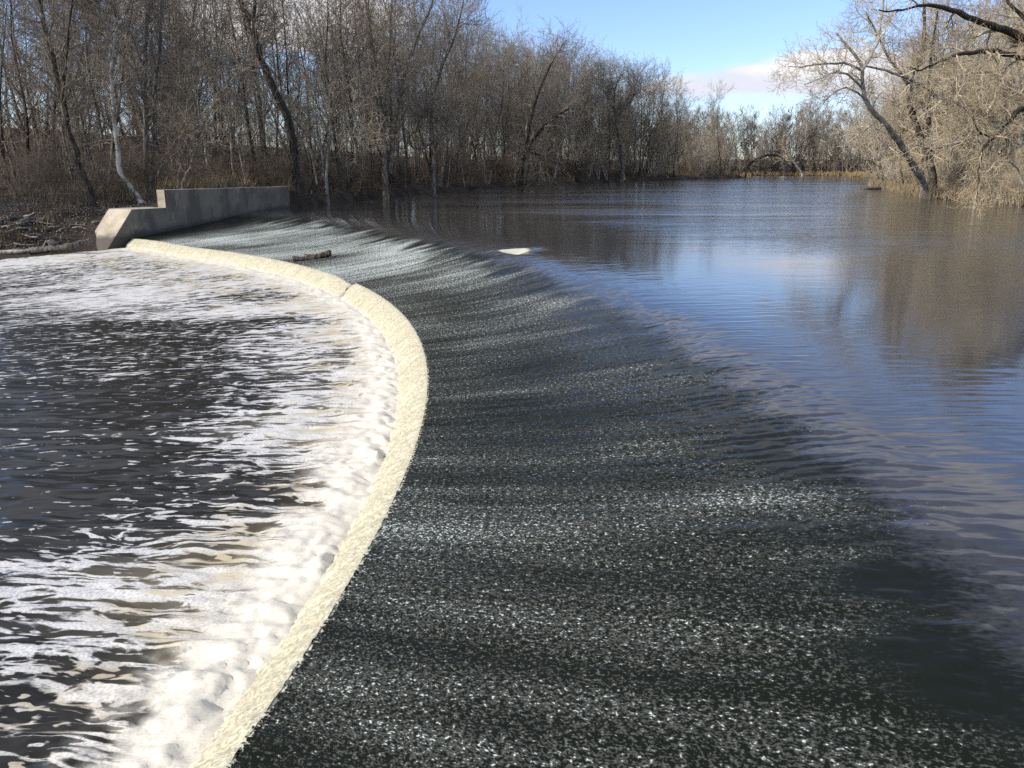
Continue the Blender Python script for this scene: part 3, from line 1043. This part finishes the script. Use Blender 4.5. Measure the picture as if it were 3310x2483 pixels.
hero('arched_dead_tree', [[(2408, 553, 285), (2430, 525, 285), (2470, 505, 285), (2505, 500, 285), (2535, 520, 285), (2548, 552, 285)],
                          [(2470, 505, 285), (2500, 490, 285), (2520, 495, 285), (2545, 530, 285)]],
     [(0.5, 0.3), (0.25, 0.12)], hs(10, 10, 0.1, ang=60, l1=(0.2, 0.45)), (M_darkbark, M_twig),
     'dark arched dead tree bowed down to the water at the far river bend', seed=14)
hero('fallen_pale_tree', [[(2598, 566, 340), (2575, 535, 339), (2560, 510, 338), (2540, 480, 337), (2530, 460, 336)],
                          [(2572, 530, 339), (2550, 520, 339), (2520, 520, 339)]],
     [(0.5, 0.15), (0.22, 0.1)], hs(16, 8, 0.4, ang=45), (M_syc, M_twig_tan),
     'pale leaning trunk on the far shore straight behind the river bend', seed=15)
hero('pale_pole_tree', [[(2612, 560, 352), (2612, 500, 352), (2606, 450, 352), (2600, 400, 352), (2590, 360, 352)]],
     [(0.42, 0.12)], hs(24, 12, 0.5, ang=40), (M_syc, M_twig), 'slim pale straight trunk on the far shore right of the leaning trunk', seed=16)

# right bank
def rs(h, **kw):
    s_ = spec_spread(h)
    s_['fat2'] = True
    s_['l1'].update(**kw)
    return s_


hero('arching_sycamore', [[(2996, 612, 99), (2955, 540, 97), (2897, 447, 95), (2850, 390, 94), (2812, 350, 93), (2790, 291, 92.5), (2782, 205, 92), (2740, 150, 91), (2705, 110, 90.5)],
                          [(2790, 291, 92.5), (2745, 245, 91), (2700, 235, 90), (2650, 255, 89), (2600, 275, 88.5)],
                          [(2786, 230, 92.5), (2735, 205, 90.5), (2660, 205, 89), (2600, 215, 88), (2550, 215, 87.6)],
                          [(2800, 320, 93), (2740, 285, 91), (2690, 305, 90), (2655, 345, 89)],
                          [(2784, 230, 92), (2830, 150, 92), (2850, 60, 92), (2860, -60, 92)]],
     [(0.42, 0.10), (0.14, 0.04), (0.15, 0.04), (0.12, 0.04), (0.22, 0.08)], rs(14, k=10, t0=0.2, lenf=(2.2, 5.0)), (M_syc, M_twig_tan),
     'big sycamore arching left from the right bank with its tips against the cloud', seed=21)
hero('ivy_clad_tree', [[(3020, 575, 103), (3000, 500, 103), (2968, 420, 103), (2945, 350, 103), (2938, 290, 103), (2975, 200, 103), (2990, 100, 103), (2985, -30, 103)],
                       [(3012, 560, 103.5), (3008, 450, 103.5), (3000, 340, 103.5), (3010, 200, 103.5), (3030, 40, 103.5)],
                       [(2940, 280, 103), (2880, 200, 102), (2840, 120, 101), (2800, 40, 100)]],
     [(0.5, 0.14), (0.38, 0.10), (0.2, 0.07)], rs(17, k=15, t0=0.25, lenf=(3, 6.5)), (M_darkbark, M_twig_tan),
     'dark thick twin trunk behind the arching sycamore on the right bank', seed=22)
hero('white_limbed_tree', [[(3290, 600, 92), (3255, 450, 92), (3200, 380, 91), (3100, 340, 90), (3050, 322, 89.5), (2960, 265, 88.5), (2870, 230, 87.5), (2800, 215, 87)],
                           [(3290, 560, 92), (3300, 400, 92.3), (3290, 250, 92.6), (3260, 100, 93), (3230, -60, 93)],
                           [(3262, 440, 92), (3230, 250, 91.5), (3120, 240, 90.5), (3070, 260, 90), (3020, 300, 89)],
                           [(3255, 440, 92), (3180, 435, 90), (3100, 460, 88), (3020, 480, 87), (2960, 470, 86)]],
     [(0.38, 0.09), (0.32, 0.1), (0.2, 0.05), (0.16, 0.05)], rs(16, k=11, t0=0.2, lenf=(2.6, 6)), (M_syc, M_twig_tan),
     'white limbed sycamore at the right edge with a long pale branch pointing left', seed=23)
hero('near_overhanging_tree', [[(3560, 560, 66), (3530, 400, 66), (3480, 280, 65.6), (3400, 190, 65), (3310, 128, 64.4), (3220, 85, 63.8), (3150, 62, 63.2), (3060, 28, 62.6), (2985, 15, 62), (2900, 35, 61.5), (2840, 32, 61)],
                               [(3540, 420, 66), (3450, 260, 65), (3380, 205, 64.4), (3310, 188, 63.8), (3220, 166, 63), (3140, 170, 62.4), (3075, 182, 61.8), (3020, 208, 61.2), (2972, 228, 60.8), (2942, 216, 60.6)],
                               [(3545, 450, 66), (3420, 350, 64), (3310, 352, 62.8), (3260, 392, 62.2), (3215, 435, 61.8), (3180, 480, 61.6), (3165, 540, 61.6), (3160, 600, 61.6), (3150, 650, 61.7)],
                               [(3480, 280, 65.6), (3420, 120, 65.2), (3340, 80, 64.5), (3270, 20, 64), (3230, -60, 63.6)],
                               [(3205, 442, 61.8), (3170, 432, 61.4), (3150, 400, 61.2), (3146, 365, 61)]],
     [(0.5, 0.05), (0.3, 0.035), (0.26, 0.02), (0.26, 0.06), (0.08, 0.03)],
     dict(rs(12, k=10, t0=0.25, lenf=(1.4, 3.4), ang=48, up=0.0, droop=0.12)), (M_darkbark, M_twig_tan),
     'near dark limbed tree reaching in from outside the right edge over the water', seed=24)
hero('drooping_branch_tree', [[(3330, 640, 76), (3280, 540, 75), (3230, 520, 73.6), (3190, 560, 72.6), (3160, 620, 72), (3140, 690, 71.6)],
                              [(3240, 520, 74), (3215, 590, 73), (3165, 660, 72.4), (3130, 700, 72)],
                              [(3330, 600, 76), (3300, 620, 75.4), (3240, 640, 75), (3130, 668, 74.5)]],
     [(0.12, 0.02), (0.06, 0.015), (0.07, 0.02)], dict(rs(6, k=8, t0=0.3, lenf=(0.5, 1.3), up=-0.08)), (M_syc, M_twig_tan),
     'pale drooping branches dipping into the river below the right edge trees', seed=25)

# ------------------------------------------------------------------ the woods
random.seed(5)
rng = np.random.default_rng(77)


def in_view(x, y, margin=2.0):
    return y > 30 and abs(x) < y * 0.632 + margin


def scatter(count, xr, yr, dr, side, mind, taken, power=1.6, tries=90000, polar=False, clear=0):
    out = []
    k = 0
    while len(out) < count and k < tries:
        B = 400
        k += B
        if polar:
            az_ = rng.uniform(-0.645, 0.645, B); yy = np.exp(rng.uniform(math.log(yr[0]), math.log(yr[1]), B)); xx = az_ * yy
        else:
            xx = rng.uniform(xr[0], xr[1], B); yy = rng.uniform(yr[0], yr[1], B)
        d = wet_sd(xx, yy)
        keep = (d > dr[0]) & (d < dr[1])
        lim = ((d - dr[0]) / (dr[1] - dr[0]))
        keep &= rng.uniform(size=B) > np.clip(lim, 0, 1) ** (1.0 / power) * 0.9
        rs_ = xx > yy * 0.36 + 8
        if side == 'L':
            keep &= ~rs_
        elif side == 'R':
            keep &= rs_ & (yy < 300)
        rx, ry = xx - CX, yy - CY
        r_ = rx * e_r[0] + ry * e_r[1]; w_ = rx * e_w[0] + ry * e_w[1]
        if side == 'R' and mind > 1.0:
            keep &= ~((yy < 108) & (d < (7.0 if mind > 2 else 2.5)))
        keep &= ~((w_ > -1) & (w_ < 4.5) & (r_ > 47) & (r_ < 69.5))
        if mind > 1.0:
            keep &= ~((xx < -17) & (yy < clear))
        for x_, y_ in zip(xx[keep], yy[keep]):
            if not in_view(x_, y_):
                continue
            if all((x_ - a_) ** 2 + (y_ - b_) ** 2 > mind * mind for a_, b_ in taken):
                taken.append((x_, y_)); out.append((x_, y_))
                if len(out) >= count:
                    break
    return out


taken = list(HERO_XY)
left = scatter(95, (-90, 80), (58, 290), (1.0, 55), 'L', 2.5, taken, power=3, polar=True, clear=75)
left += scatter(55, (-14, 48), (96, 225), (0.8, 26), 'L', 2.5, taken, power=2)
for i, (x, y) in enumerate(left):
    t = T_forest[rng.integers(len(T_forest))]
    plant('bare_tree', *t, (x, y, gz(x, y)), rng.uniform(0, 6.28), rng.uniform(0.8, 1.12) if y < 88 else rng.uniform(0.98, 1.26),
          'bare grey brown tree standing in the dense winter wood on the left bank', 'tree', 'bare trees of the left bank wood')
for x, y, sc_ in ((-66, 53.5, 0.9), (-60, 55.5, 1.0), (-54, 55.0, 0.8), (-51, 58.5, 1.0), (-57, 60, 1.05), (-47.5, 57.5, 0.7)):
    t = T_forest[rng.integers(len(T_forest))]
    plant('bare_tree', *t, (x, y, gz(x, y)), rng.uniform(0, 6.28), sc_,
          'bare grey brown tree standing in the dense winter wood on the left bank', 'tree', 'bare trees of the left bank wood')
sap = scatter(130, (-70, 60), (58, 200), (0.6, 34), 'L', 1.2, list(taken), power=3, polar=True, clear=72)
for x, y in sap:
    t = T_sap[rng.integers(len(T_sap))]
    plant('sapling', *t, (x, y, gz(x, y)), rng.uniform(0, 6.28), rng.uniform(0.6, 1.25),
          'thin straight bare sapling among the bigger trunks of the left bank', 'sapling', 'thin saplings of the left bank wood')
takenr = list(HERO_XY)
right = scatter(60, (40, 150), (66, 290), (1.5, 34), 'R', 3.0, takenr, power=2.5, polar=True)
for x, y in right:
    t = T_spread[rng.integers(len(T_spread))] if rng.uniform() < 0.6 else T_forest[rng.integers(len(T_forest))]
    plant('river_tree', *t, (x, y, gz(x, y)), rng.uniform(-0.9, 0.9), rng.uniform(0.95, 1.4),
          'sunlit bare tree with tan twigs in the row along the right bank', 'tree', 'bare trees of the right bank')
pfu = scatter(100, (60, 190), (328, 400), (1.5, 30), 'F', 2.0, [], power=3)
farr_ = scatter(34, (66, 190), (325, 400), (1.5, 25), 'F', 3.0, [])
for x, y in farr_:
    t = T_forest[rng.integers(len(T_forest))]
    plant('far_tree', *t, (x, y, gz(x, y)), rng.uniform(0, 6.28), rng.uniform(0.8, 1.15),
          'distant bare tree on the far shore beyond the river bend', 'tree', 'distant trees beyond the bend')

bush = scatter(46, (0, 90), (125, 285), (0.5, 14), 'L', 3.0, [])
for x, y in bush:
    t = T_spread[rng.integers(len(T_spread))]
    plant('bushy_tree', *t, (x, y, gz(x, y)), rng.uniform(0, 6.28), rng.uniform(0.62, 0.95),
          'low bushy tan tree on the far stretch of the left bank before the bend', 'tree', 'low bushy trees of the far left bank')

# shrubs along the banks
sh = scatter(190, (-60, 90), (58, 290), (0.3, 30), 'L', 1.2, [], power=2.5, polar=True, clear=66)
for x, y in sh:
    t = T_shrub[rng.integers(len(T_shrub))]
    plant('bare_shrub', *t, (x, y, gz(x, y)), rng.uniform(0, 6.28), rng.uniform(0.5, 1.25) * (1.0 if y < 130 else 1.5),
          'leafless brown shrub in the undergrowth along the left bank', 'shrub', 'shrubs of the left bank')
sh = scatter(110, (40, 130), (64, 290), (2.2, 14), 'R', 1.4, [], polar=True)
for x, y in sh:
    t = T_shrub[rng.integers(len(T_shrub))]
    plant('tan_shrub', *t, (x, y, gz(x, y)), rng.uniform(0, 6.28), rng.uniform(0.6, 1.5) if y < 110 else rng.uniform(0.9, 2.0),
          'leafless tan shrub in the thicket at the foot of the right bank trees', 'shrub', 'shrubs of the right bank', M_twig_tan)

# the wood behind: reads as one mass
def mass(name, pts, h, mat, seed, label, tmin=0.5, dens=1.0, rmin=0.018, low=0.12):
    rg_ = np.random.default_rng(seed)
    stems = []
    pools = []
    for k in range(5):
        st = stem(rg_, (0, 0, -0.3), h, 0.16, rg_.normal(size=2) * 0.06, 9, 0.07)
        sp_ = spec_forest(h)
        c1 = grow(rg_, *st, **dict(sp_['l1'], npts=4, k=12, t0=low))
        c2 = grow(rg_, *c1, **dict(sp_['l2'], npts=3, k=6, rmin=0.012))
        c3 = grow(rg_, *c2, **dict(sp_['l3'], npts=2, k=int(7 * dens), rmin=rmin, lenf=(0.06 * h, 0.13 * h)))
        v_, q_ = tubes([st, c1, c2], 3)
        v2_, q2_ = tubes([c3], 2)
        q2_ = q2_[::2]
        q_ = np.concatenate([q_, q2_ + len(v_)]); v_ = np.concatenate([v_, v2_])
        pools.append((v_, q_))
    V, Q, off = [], [], 0
    for x, y in pts:
        v_, q_ = pools[rg_.integers(5)]
        a_ = rg_.uniform(0, 6.28); sc = rg_.uniform(tmin, 1.1)
        ca, sa = math.cos(a_), math.sin(a_)
        vv = np.stack([v_[:, 0] * ca - v_[:, 1] * sa, v_[:, 0] * sa + v_[:, 1] * ca, v_[:, 2]], 1) * sc + np.array([x, y, gz(x, y)])
        V.append(vv); Q.append(q_ + off); off += len(vv)
    me = mesh_np(name, np.concatenate(V), np.concatenate(Q))
    return obj(name, me, mat, kind='stuff', label=label, category='woodland')


ptsb = scatter(130, (-140, 60), (80, 330), (22, 130), 'L', 2.5, [], power=5, polar=True)
mass('distant_wood', ptsb, 13.0, M_twig, 5, 'mass of bare trees deep in the wood behind the left bank')
ptsb = scatter(105, (-140, 60), (82, 260), (14, 90), 'L', 1.5, [], power=5, polar=True)
mass('undergrowth', ptsb, 6.5, M_brush, 25, 'mass of brown brush deep between the trunks of the left wood', rmin=0.02, low=0.0)
mass('undergrowth', pfu, 8.0, M_twig, 26, 'mass of brown brush on the far shore beyond the bend', rmin=0.06, low=0.0)
ptsb = scatter(60, (-20, 110), (140, 300), (10, 70), 'L', 3, [], power=5)
mass('distant_wood', ptsb, 19.0, M_twig, 15, 'mass of bare trees behind the low bushy trees of the left bank')
ptsb = scatter(120, (66, 215), (325, 430), (4, 70), 'F', 2.5, [], power=4)
mass('distant_wood', ptsb, 23.0, M_twig, 6, 'mass of bare trees far beyond the river bend', tmin=0.7, rmin=0.055, low=0.0)
ptsb = scatter(60, (50, 220), (66, 290), (8, 60), 'R', 3, [], power=4, polar=True)
mass('distant_wood', ptsb, 21.0, M_twig_tan, 7, 'mass of tan bare trees behind the right bank')

# ------------------------------------------------------------------ undergrowth, dry grass, leaf litter
def blades(name, pts, hts, per, mat, seed, label, cat, lean=0.35, width=0.02):
    rg_ = np.random.default_rng(seed)
    pts = np.array(pts)
    zz = ground_z(pts[:, 0], pts[:, 1])
    N = len(pts) * per
    bx = np.repeat(pts[:, 0], per) + rg_.normal(size=N) * 0.25
    by = np.repeat(pts[:, 1], per) + rg_.normal(size=N) * 0.25
    bz = np.repeat(zz, per) - 0.05
    hh_ = np.repeat(hts, per) * rg_.uniform(0.5, 1.2, N)
    lx = rg_.normal(size=N) * lean * hh_; ly = rg_.normal(size=N) * lean * hh_
    wx_ = rg_.normal(size=N); wy_ = rg_.normal(size=N)
    nn = np.hypot(wx_, wy_); wx_ *= width / nn; wy_ *= width / nn
    A0 = np.stack([bx - wx_, by - wy_, bz], 1); A1 = np.stack([bx + wx_, by + wy_, bz], 1)
    B0 = np.stack([bx + lx * 0.4 + wx_ * 0.7, by + ly * 0.4 + wy_ * 0.7, bz + hh_ * 0.6], 1)
    B1 = np.stack([bx + lx * 0.4 - wx_ * 0.7, by + ly * 0.4 - wy_ * 0.7, bz + hh_ * 0.6], 1)
    C0 = np.stack([bx + lx + wx_ * 0.2, by + ly + wy_ * 0.2, bz + hh_], 1)
    C1 = np.stack([bx + lx - wx_ * 0.2, by + ly - wy_ * 0.2, bz + hh_], 1)
    V = np.stack([A0, A1, B0, B1, C0, C1], 1).reshape(-1, 3)
    i = np.arange(N)[:, None] * 6
    Q = np.concatenate([i + np.array([0, 1, 2, 3]), i + np.array([3, 2, 4, 5])])
    return obj(name, mesh_np(name, V, Q), mat, kind='stuff', label=label, category=cat)


M_grass = bark_mat('dry_grass', (0.26, 0.19, 0.10), (0.44, 0.34, 0.19))
M_weed = bark_mat('brown_weeds', (0.09, 0.066, 0.043), (0.20, 0.15, 0.095))
rng = np.random.default_rng(99)
pr = scatter(1100, (40, 130), (62, 300), (0.1, 4), 'R', 0.05, [])
blades('dry_grass', pr, rng.uniform(0.5, 1.3, len(pr)), 16, M_grass, 1, 'tan dry grass along the right bank waterline', 'grass', width=0.03)
pf = scatter(400, (60, 140), (300, 372), (0.1, 6), 'F', 0.05, [])
blades('dry_grass', pf, rng.uniform(0.6, 1.6, len(pf)), 14, M_grass, 2, 'tan dry grass along the far shore', 'grass', width=0.06)
# strip of dry grass behind the wall
pw = []
for _ in range(500):
    r_ = rng.uniform(57, 70); w_ = rng.uniform(5.0, 12)
    p = wall_pt(r_, w_)
    pw.append(p[:2])
blades('dry_grass', pw, rng.uniform(0.5, 1.3, len(pw)), 14, M_grass, 3, 'tan dry grass behind the top of the concrete wall', 'grass', width=0.022)
pl_ = scatter(1500, (-75, 85), (57, 290), (0.2, 30), 'L', 0.05, [])
blades('dead_weeds', pl_, rng.uniform(0.4, 1.5, len(pl_)), 14, M_weed, 4, 'brown dead weeds covering the floor of the left wood', 'weeds', width=0.022)

# leaf litter on the slope left of the wall
M_leaf = bark_mat('pale_dead_leaf', (0.12, 0.085, 0.06), (0.42, 0.37, 0.32), scale=3)
N = 9000
lx = rng.uniform(-44, -22, N * 3); ly = rng.uniform(54.5, 72, N * 3)
dl = wet_sd(lx, ly)
kk = (dl > 0.2) & (dl < 11) & (rng.uniform(size=N * 3) < 1 - dl / 14)
lx, ly = lx[kk][:N], ly[kk][:N]
rx, ry = lx - CX, ly - CY
r_ = rx * e_r[0] + ry * e_r[1]; w_ = rx * e_w[0] + ry * e_w[1]
kk = ~((w_ < 2.6) & (r_ > 48) & (r_ < 55.3)) & ~((w_ < 0.9) & (r_ > 48) & (r_ < 69))
lx, ly = lx[kk], ly[kk]
lz = ground_z(lx, ly) + 0.03
n_l = len(lx)
q1 = rng.normal(size=(n_l, 3)); q1[:, 2] *= 0.5; q1 /= np.linalg.norm(q1, axis=1, keepdims=True)
q2 = np.cross(q1, rng.normal(size=(n_l, 3))); q2 /= np.linalg.norm(q2, axis=1, keepdims=True)
sz = rng.uniform(0.04, 0.10, n_l)[:, None]
c0 = np.stack([lx, ly, lz], 1)
q3 = np.cross(q1, q2)
V = np.stack([c0 - q1 * sz, c0 - q2 * sz * 0.6 + q3 * sz * 0.3, c0 + q1 * sz, c0 + q2 * sz * 0.6 + q3 * sz * 0.3], 1).reshape(-1, 3)
i = np.arange(n_l)[:, None] * 4
Q = np.concatenate([i + np.array([0, 1, 2]), i + np.array([0, 2, 3])])
obj('leaf_litter', mesh_np('leaf_litter', V, Q, False), M_leaf, kind='stuff', label='pale dead leaves strewn over the slope left of the wall', category='leaves')


# ------------------------------------------------------------------ logs and driftwood
def log_mesh(name, pts, r0, r1, seed, sides=10, stubs=()):
    rg_ = np.random.default_rng(seed)
    sm = smooth_line(pts, 16)
    R_ = np.linspace(r0, r1, 16) * (1 + rg_.normal(size=16) * 0.06)
    polys = [(sm[None], R_[None])]
    # closed ends
    V, Q = tubes(polys, sides)
    nrm_ = rg_.normal(size=V.shape) * r0 * 0.12
    V = V + nrm_
    T = []
    nv = len(V)
    V = np.concatenate([V, sm[:1], sm[-1:]])
    tri = []
    for j in range(sides):
        tri.append((nv, (j + 1) % sides, j, j))
        tri.append((nv + 1, nv - sides + j, nv - sides + (j + 1) % sides, nv - sides + (j + 1) % sides))
    faces = [tuple(f) for f in Q] + [t[:3] for t in tri]
    for (t, dirv, ln, rs0) in stubs:
        p0 = sm[int(t * 15)]
        dv = np.array(dirv, float); dv /= np.linalg.norm(dv)
        pts2 = np.array([p0, p0 + dv * ln * 0.5 + rg_.normal(size=3) * 0.04 * ln, p0 + dv * ln])
        v2, q2_ = tubes([(pts2[None], np.array([[rs0, rs0 * 0.7, rs0 * 0.35]]))], 6)
        off = len(V)
        V = np.concatenate([V, v2])
        faces += [tuple(int(a_) + off for a_ in f) for f in q2_]
    me = bpy.data.meshes.new(name)
    me.from_pydata([tuple(p) for p in V], [], [tuple(int(a_) for a_ in f) for f in faces])
    me.polygons.foreach_set('use_smooth', np.ones(len(me.polygons), bool))
    return me


def put_log(name, pts, r0, r1, mat, label, cat='log', seed=0, group=None, stubs=()):
    pts = np.array(pts, float)
    base = pts[0].copy()
    me = log_mesh(name, pts - base, r0, r1, seed, stubs=stubs)
    o = obj(name, me, mat, None, label=label, category=cat)
    o.location = tuple(base)
    if group:
        o['group'] = group
    return o


def on_ground(u, v_, z0):
    """surveyed ground point"""
    F = 2650.0
    a_ = (u - 1655) / F; b_ = (1241.5 - v_) / F
    th = RAD(PITCH)
    yy = math.cos(th) + b_ * math.sin(th); zz = -math.sin(th) + b_ * math.cos(th)
    t = (z0 - EYE) / zz
    return np.array([a_ * t, yy * t, z0])


# log caught on the lip
pa = on_ground(948, 836, -1.28); pb = on_ground(1068, 824, -1.08)
put_log('stranded_log', [pa, pa * 0.65 + pb * 0.35 + np.array([0, 0, -0.10]), pa * 0.3 + pb * 0.7 + np.array([0, 0, -0.02]), pb + np.array([0, 0, 0.10])], 0.15, 0.17, M_darkbark,
        'short dark log stranded on the lip of the falls', seed=1, stubs=[(0.7, pa - pb + np.array([0.1, 0.5, 0.35]), 0.9, 0.09), (0.95, (0.2, -0.8, -0.1), 0.5, 0.08)])
# driftwood at the left waterline
put_log('driftwood_log', [on_ground(-60, 818, -2.0), on_ground(60, 814, -1.96), on_ground(130, 809, -1.9), on_ground(215, 806, -1.88)], 0.16, 0.12, M_drift,
        'long bleached driftwood log lying along the waterline at the left edge', seed=2, stubs=[(0.7, (0.4, 0.1, 0.6), 0.8, 0.06), (0.85, (-0.2, -0.1, 0.8), 0.5, 0.05)])
put_log('driftwood_log', [on_ground(98, 812, -1.95), on_ground(160, 806, -1.8), on_ground(230, 796, -1.6), on_ground(300, 778, -1.3)], 0.24, 0.2, M_bark,
        'thick grey driftwood log angled up the bank towards the sloped wall end', seed=3, stubs=[(0.4, (0.2, -0.3, 0.7), 0.7, 0.06), (0.1, (-0.6, 0, 0.6), 0.6, 0.06)])
put_log('fallen_log', [on_ground(70, 690, -0.3), on_ground(120, 660, 0.1), on_ground(175, 625, 0.6), on_ground(230, 598, 1.0), on_ground(262, 588, 1.2)], 0.30, 0.2, M_darkbark,
        'dark fallen trunk sloping up the bank at the far left', seed=4, stubs=[(0.6, (0.2, 0.3, 0.8), 0.8, 0.07)])
put_log('fallen_log', [on_ground(280, 612, 1.1), on_ground(340, 607, 1.15), on_ground(400, 598, 1.3), on_ground(440, 592, 1.45)], 0.2, 0.13, M_darkbark,
        'thin dark fallen log lying level behind the bent tree', seed=5)
put_log('bleached_stump', [on_ground(108, 650, 0.2), on_ground(95, 632, 0.45), on_ground(80, 620, 0.75)], 0.22, 0.32, M_drift,
        'bleached broken stump end on the bank at the far left', 'stump', seed=6, stubs=[(0.9, (-0.5, 0.1, 0.3), 0.5, 0.1), (0.9, (0.4, 0.2, 0.5), 0.45, 0.09)])
# grey timber plank
pa = on_ground(370, 663, 0.55); pb = on_ground(446, 640, 0.85)
ax = pb - pa
sd_ = np.cross(ax / np.linalg.norm(ax), (0, 0, 1)); sd_ /= np.linalg.norm(sd_)
hw, th_ = 0.22, 0.14
cor = [pa - sd_ * hw, pb - sd_ * hw, pb + sd_ * hw, pa + sd_ * hw]
V, Fq = hexa([c - pa for c in cor] + [c - pa + np.array([0, 0, th_]) for c in cor])
o = obj('timber_plank', bevel_mesh('timber_plank', V, Fq, 0.015), M_drift, label='weathered grey timber plank lying on the leaves above the lower wall', category='plank')
o.location = tuple(pa)
# sticks
rng = np.random.default_rng(123)
for k in range(44):
    x = rng.uniform(-40, -29.5); y = rng.uniform(56, 60.5)
    d = float(wet_sd([x], [y])[0])
    if d < 0.05 or d > 4:
        continue
    if (x - CX) * e_w[0] + (y - CY) * e_w[1] < 2.8:
        continue
    z = gz(x, y) + 0.08
    a_ = rng.normal() * 0.7; L = rng.uniform(0.6, 2.4)
    dv = np.array([math.cos(a_), math.sin(a_), rng.uniform(-0.15, 0.35)]) * L
    p0 = np.array([x, y, z])
    put_log('driftwood_stick', [p0, p0 + dv * 0.5 + rng.normal(size=3) * 0.08, p0 + dv], rng.uniform(0.025, 0.06), 0.02, M_drift if rng.uniform() < 0.6 else M_bark,
            'loose driftwood stick in the tangle along the left waterline', 'stick', seed=200 + k, group='driftwood sticks at the left waterline')
# stones at the foot of the bank
rs0 = np.random.default_rng(321)
stone_meshes = []
for k in range(6):
    import bmesh
    bm = bmesh.new()
    bmesh.ops.create_icosphere(bm, subdivisions=2, radius=0.5)
    ph_ = rs0.uniform(0, 9, 3)
    for v_ in bm.verts:
        c_ = v_.co
        q_ = 1 + 0.28 * math.sin(c_.x * 5 + ph_[0]) * math.cos(c_.y * 4 + ph_[1]) + 0.16 * math.sin(c_.z * 9 + c_.x * 6 + ph_[2])
        v_.co = Vector((c_.x * q_ * 1.25, c_.y * q_, c_.z * q_ * 0.62))
    me = bpy.data.meshes.new('stone')
    bm.to_mesh(me); bm.free()
    stone_meshes.append(me)
M_stone, n, b = material('dark_wet_stone')
O = n.obj()
sn = n.noise(O, 4.0, 4, 0.65)
n.put(b.inputs['Base Color'], n.mix(n.ss(sn, 0.35, 0.65), (0.035, 0.030, 0.025), (0.16, 0.145, 0.12)))
n.put(b.inputs['Roughness'], 0.75)
n.put(b.inputs['Normal'], n.bump(n.mul(sn, 0.1), 1.0, 0.8))
for k in range(70):
    x = rs0.uniform(-40, -28.6); y = rs0.uniform(55.8, 61.5)
    d = float(wet_sd([x], [y])[0])
    w_ = (x - CX) * e_w[0] + (y - CY) * e_w[1]
    if d < -0.3 or d > 3.5 or w_ < 2.75:
        continue
    o = obj('stone', stone_meshes[k % 6], M_stone, label='dark stone among the rubble on the bank left of the sloped wall end', category='stone', group='stones of the left bank rubble')
    sc_ = rs0.uniform(0.25, 0.8)
    o.scale = (sc_, sc_, sc_); o.location = (x, y, gz(x, y) + 0.04); o.rotation_euler = (rs0.normal() * 0.2, rs0.normal() * 0.2, rs0.uniform(0, 6.28))
# low log in the water off the right bank
put_log('floating_log', [on_ground(2765, 612, 0.02), on_ground(2800, 611, 0.08), on_ground(2850, 610, 0.1)], 0.22, 0.3, M_bark,
        'low log lying in the water off the tip of the right bank', seed=9, stubs=[(0.8, (0.3, 0, 0.5), 1.2, 0.1), (0.3, (0.1, 0.2, 0.5), 0.9, 0.08)])
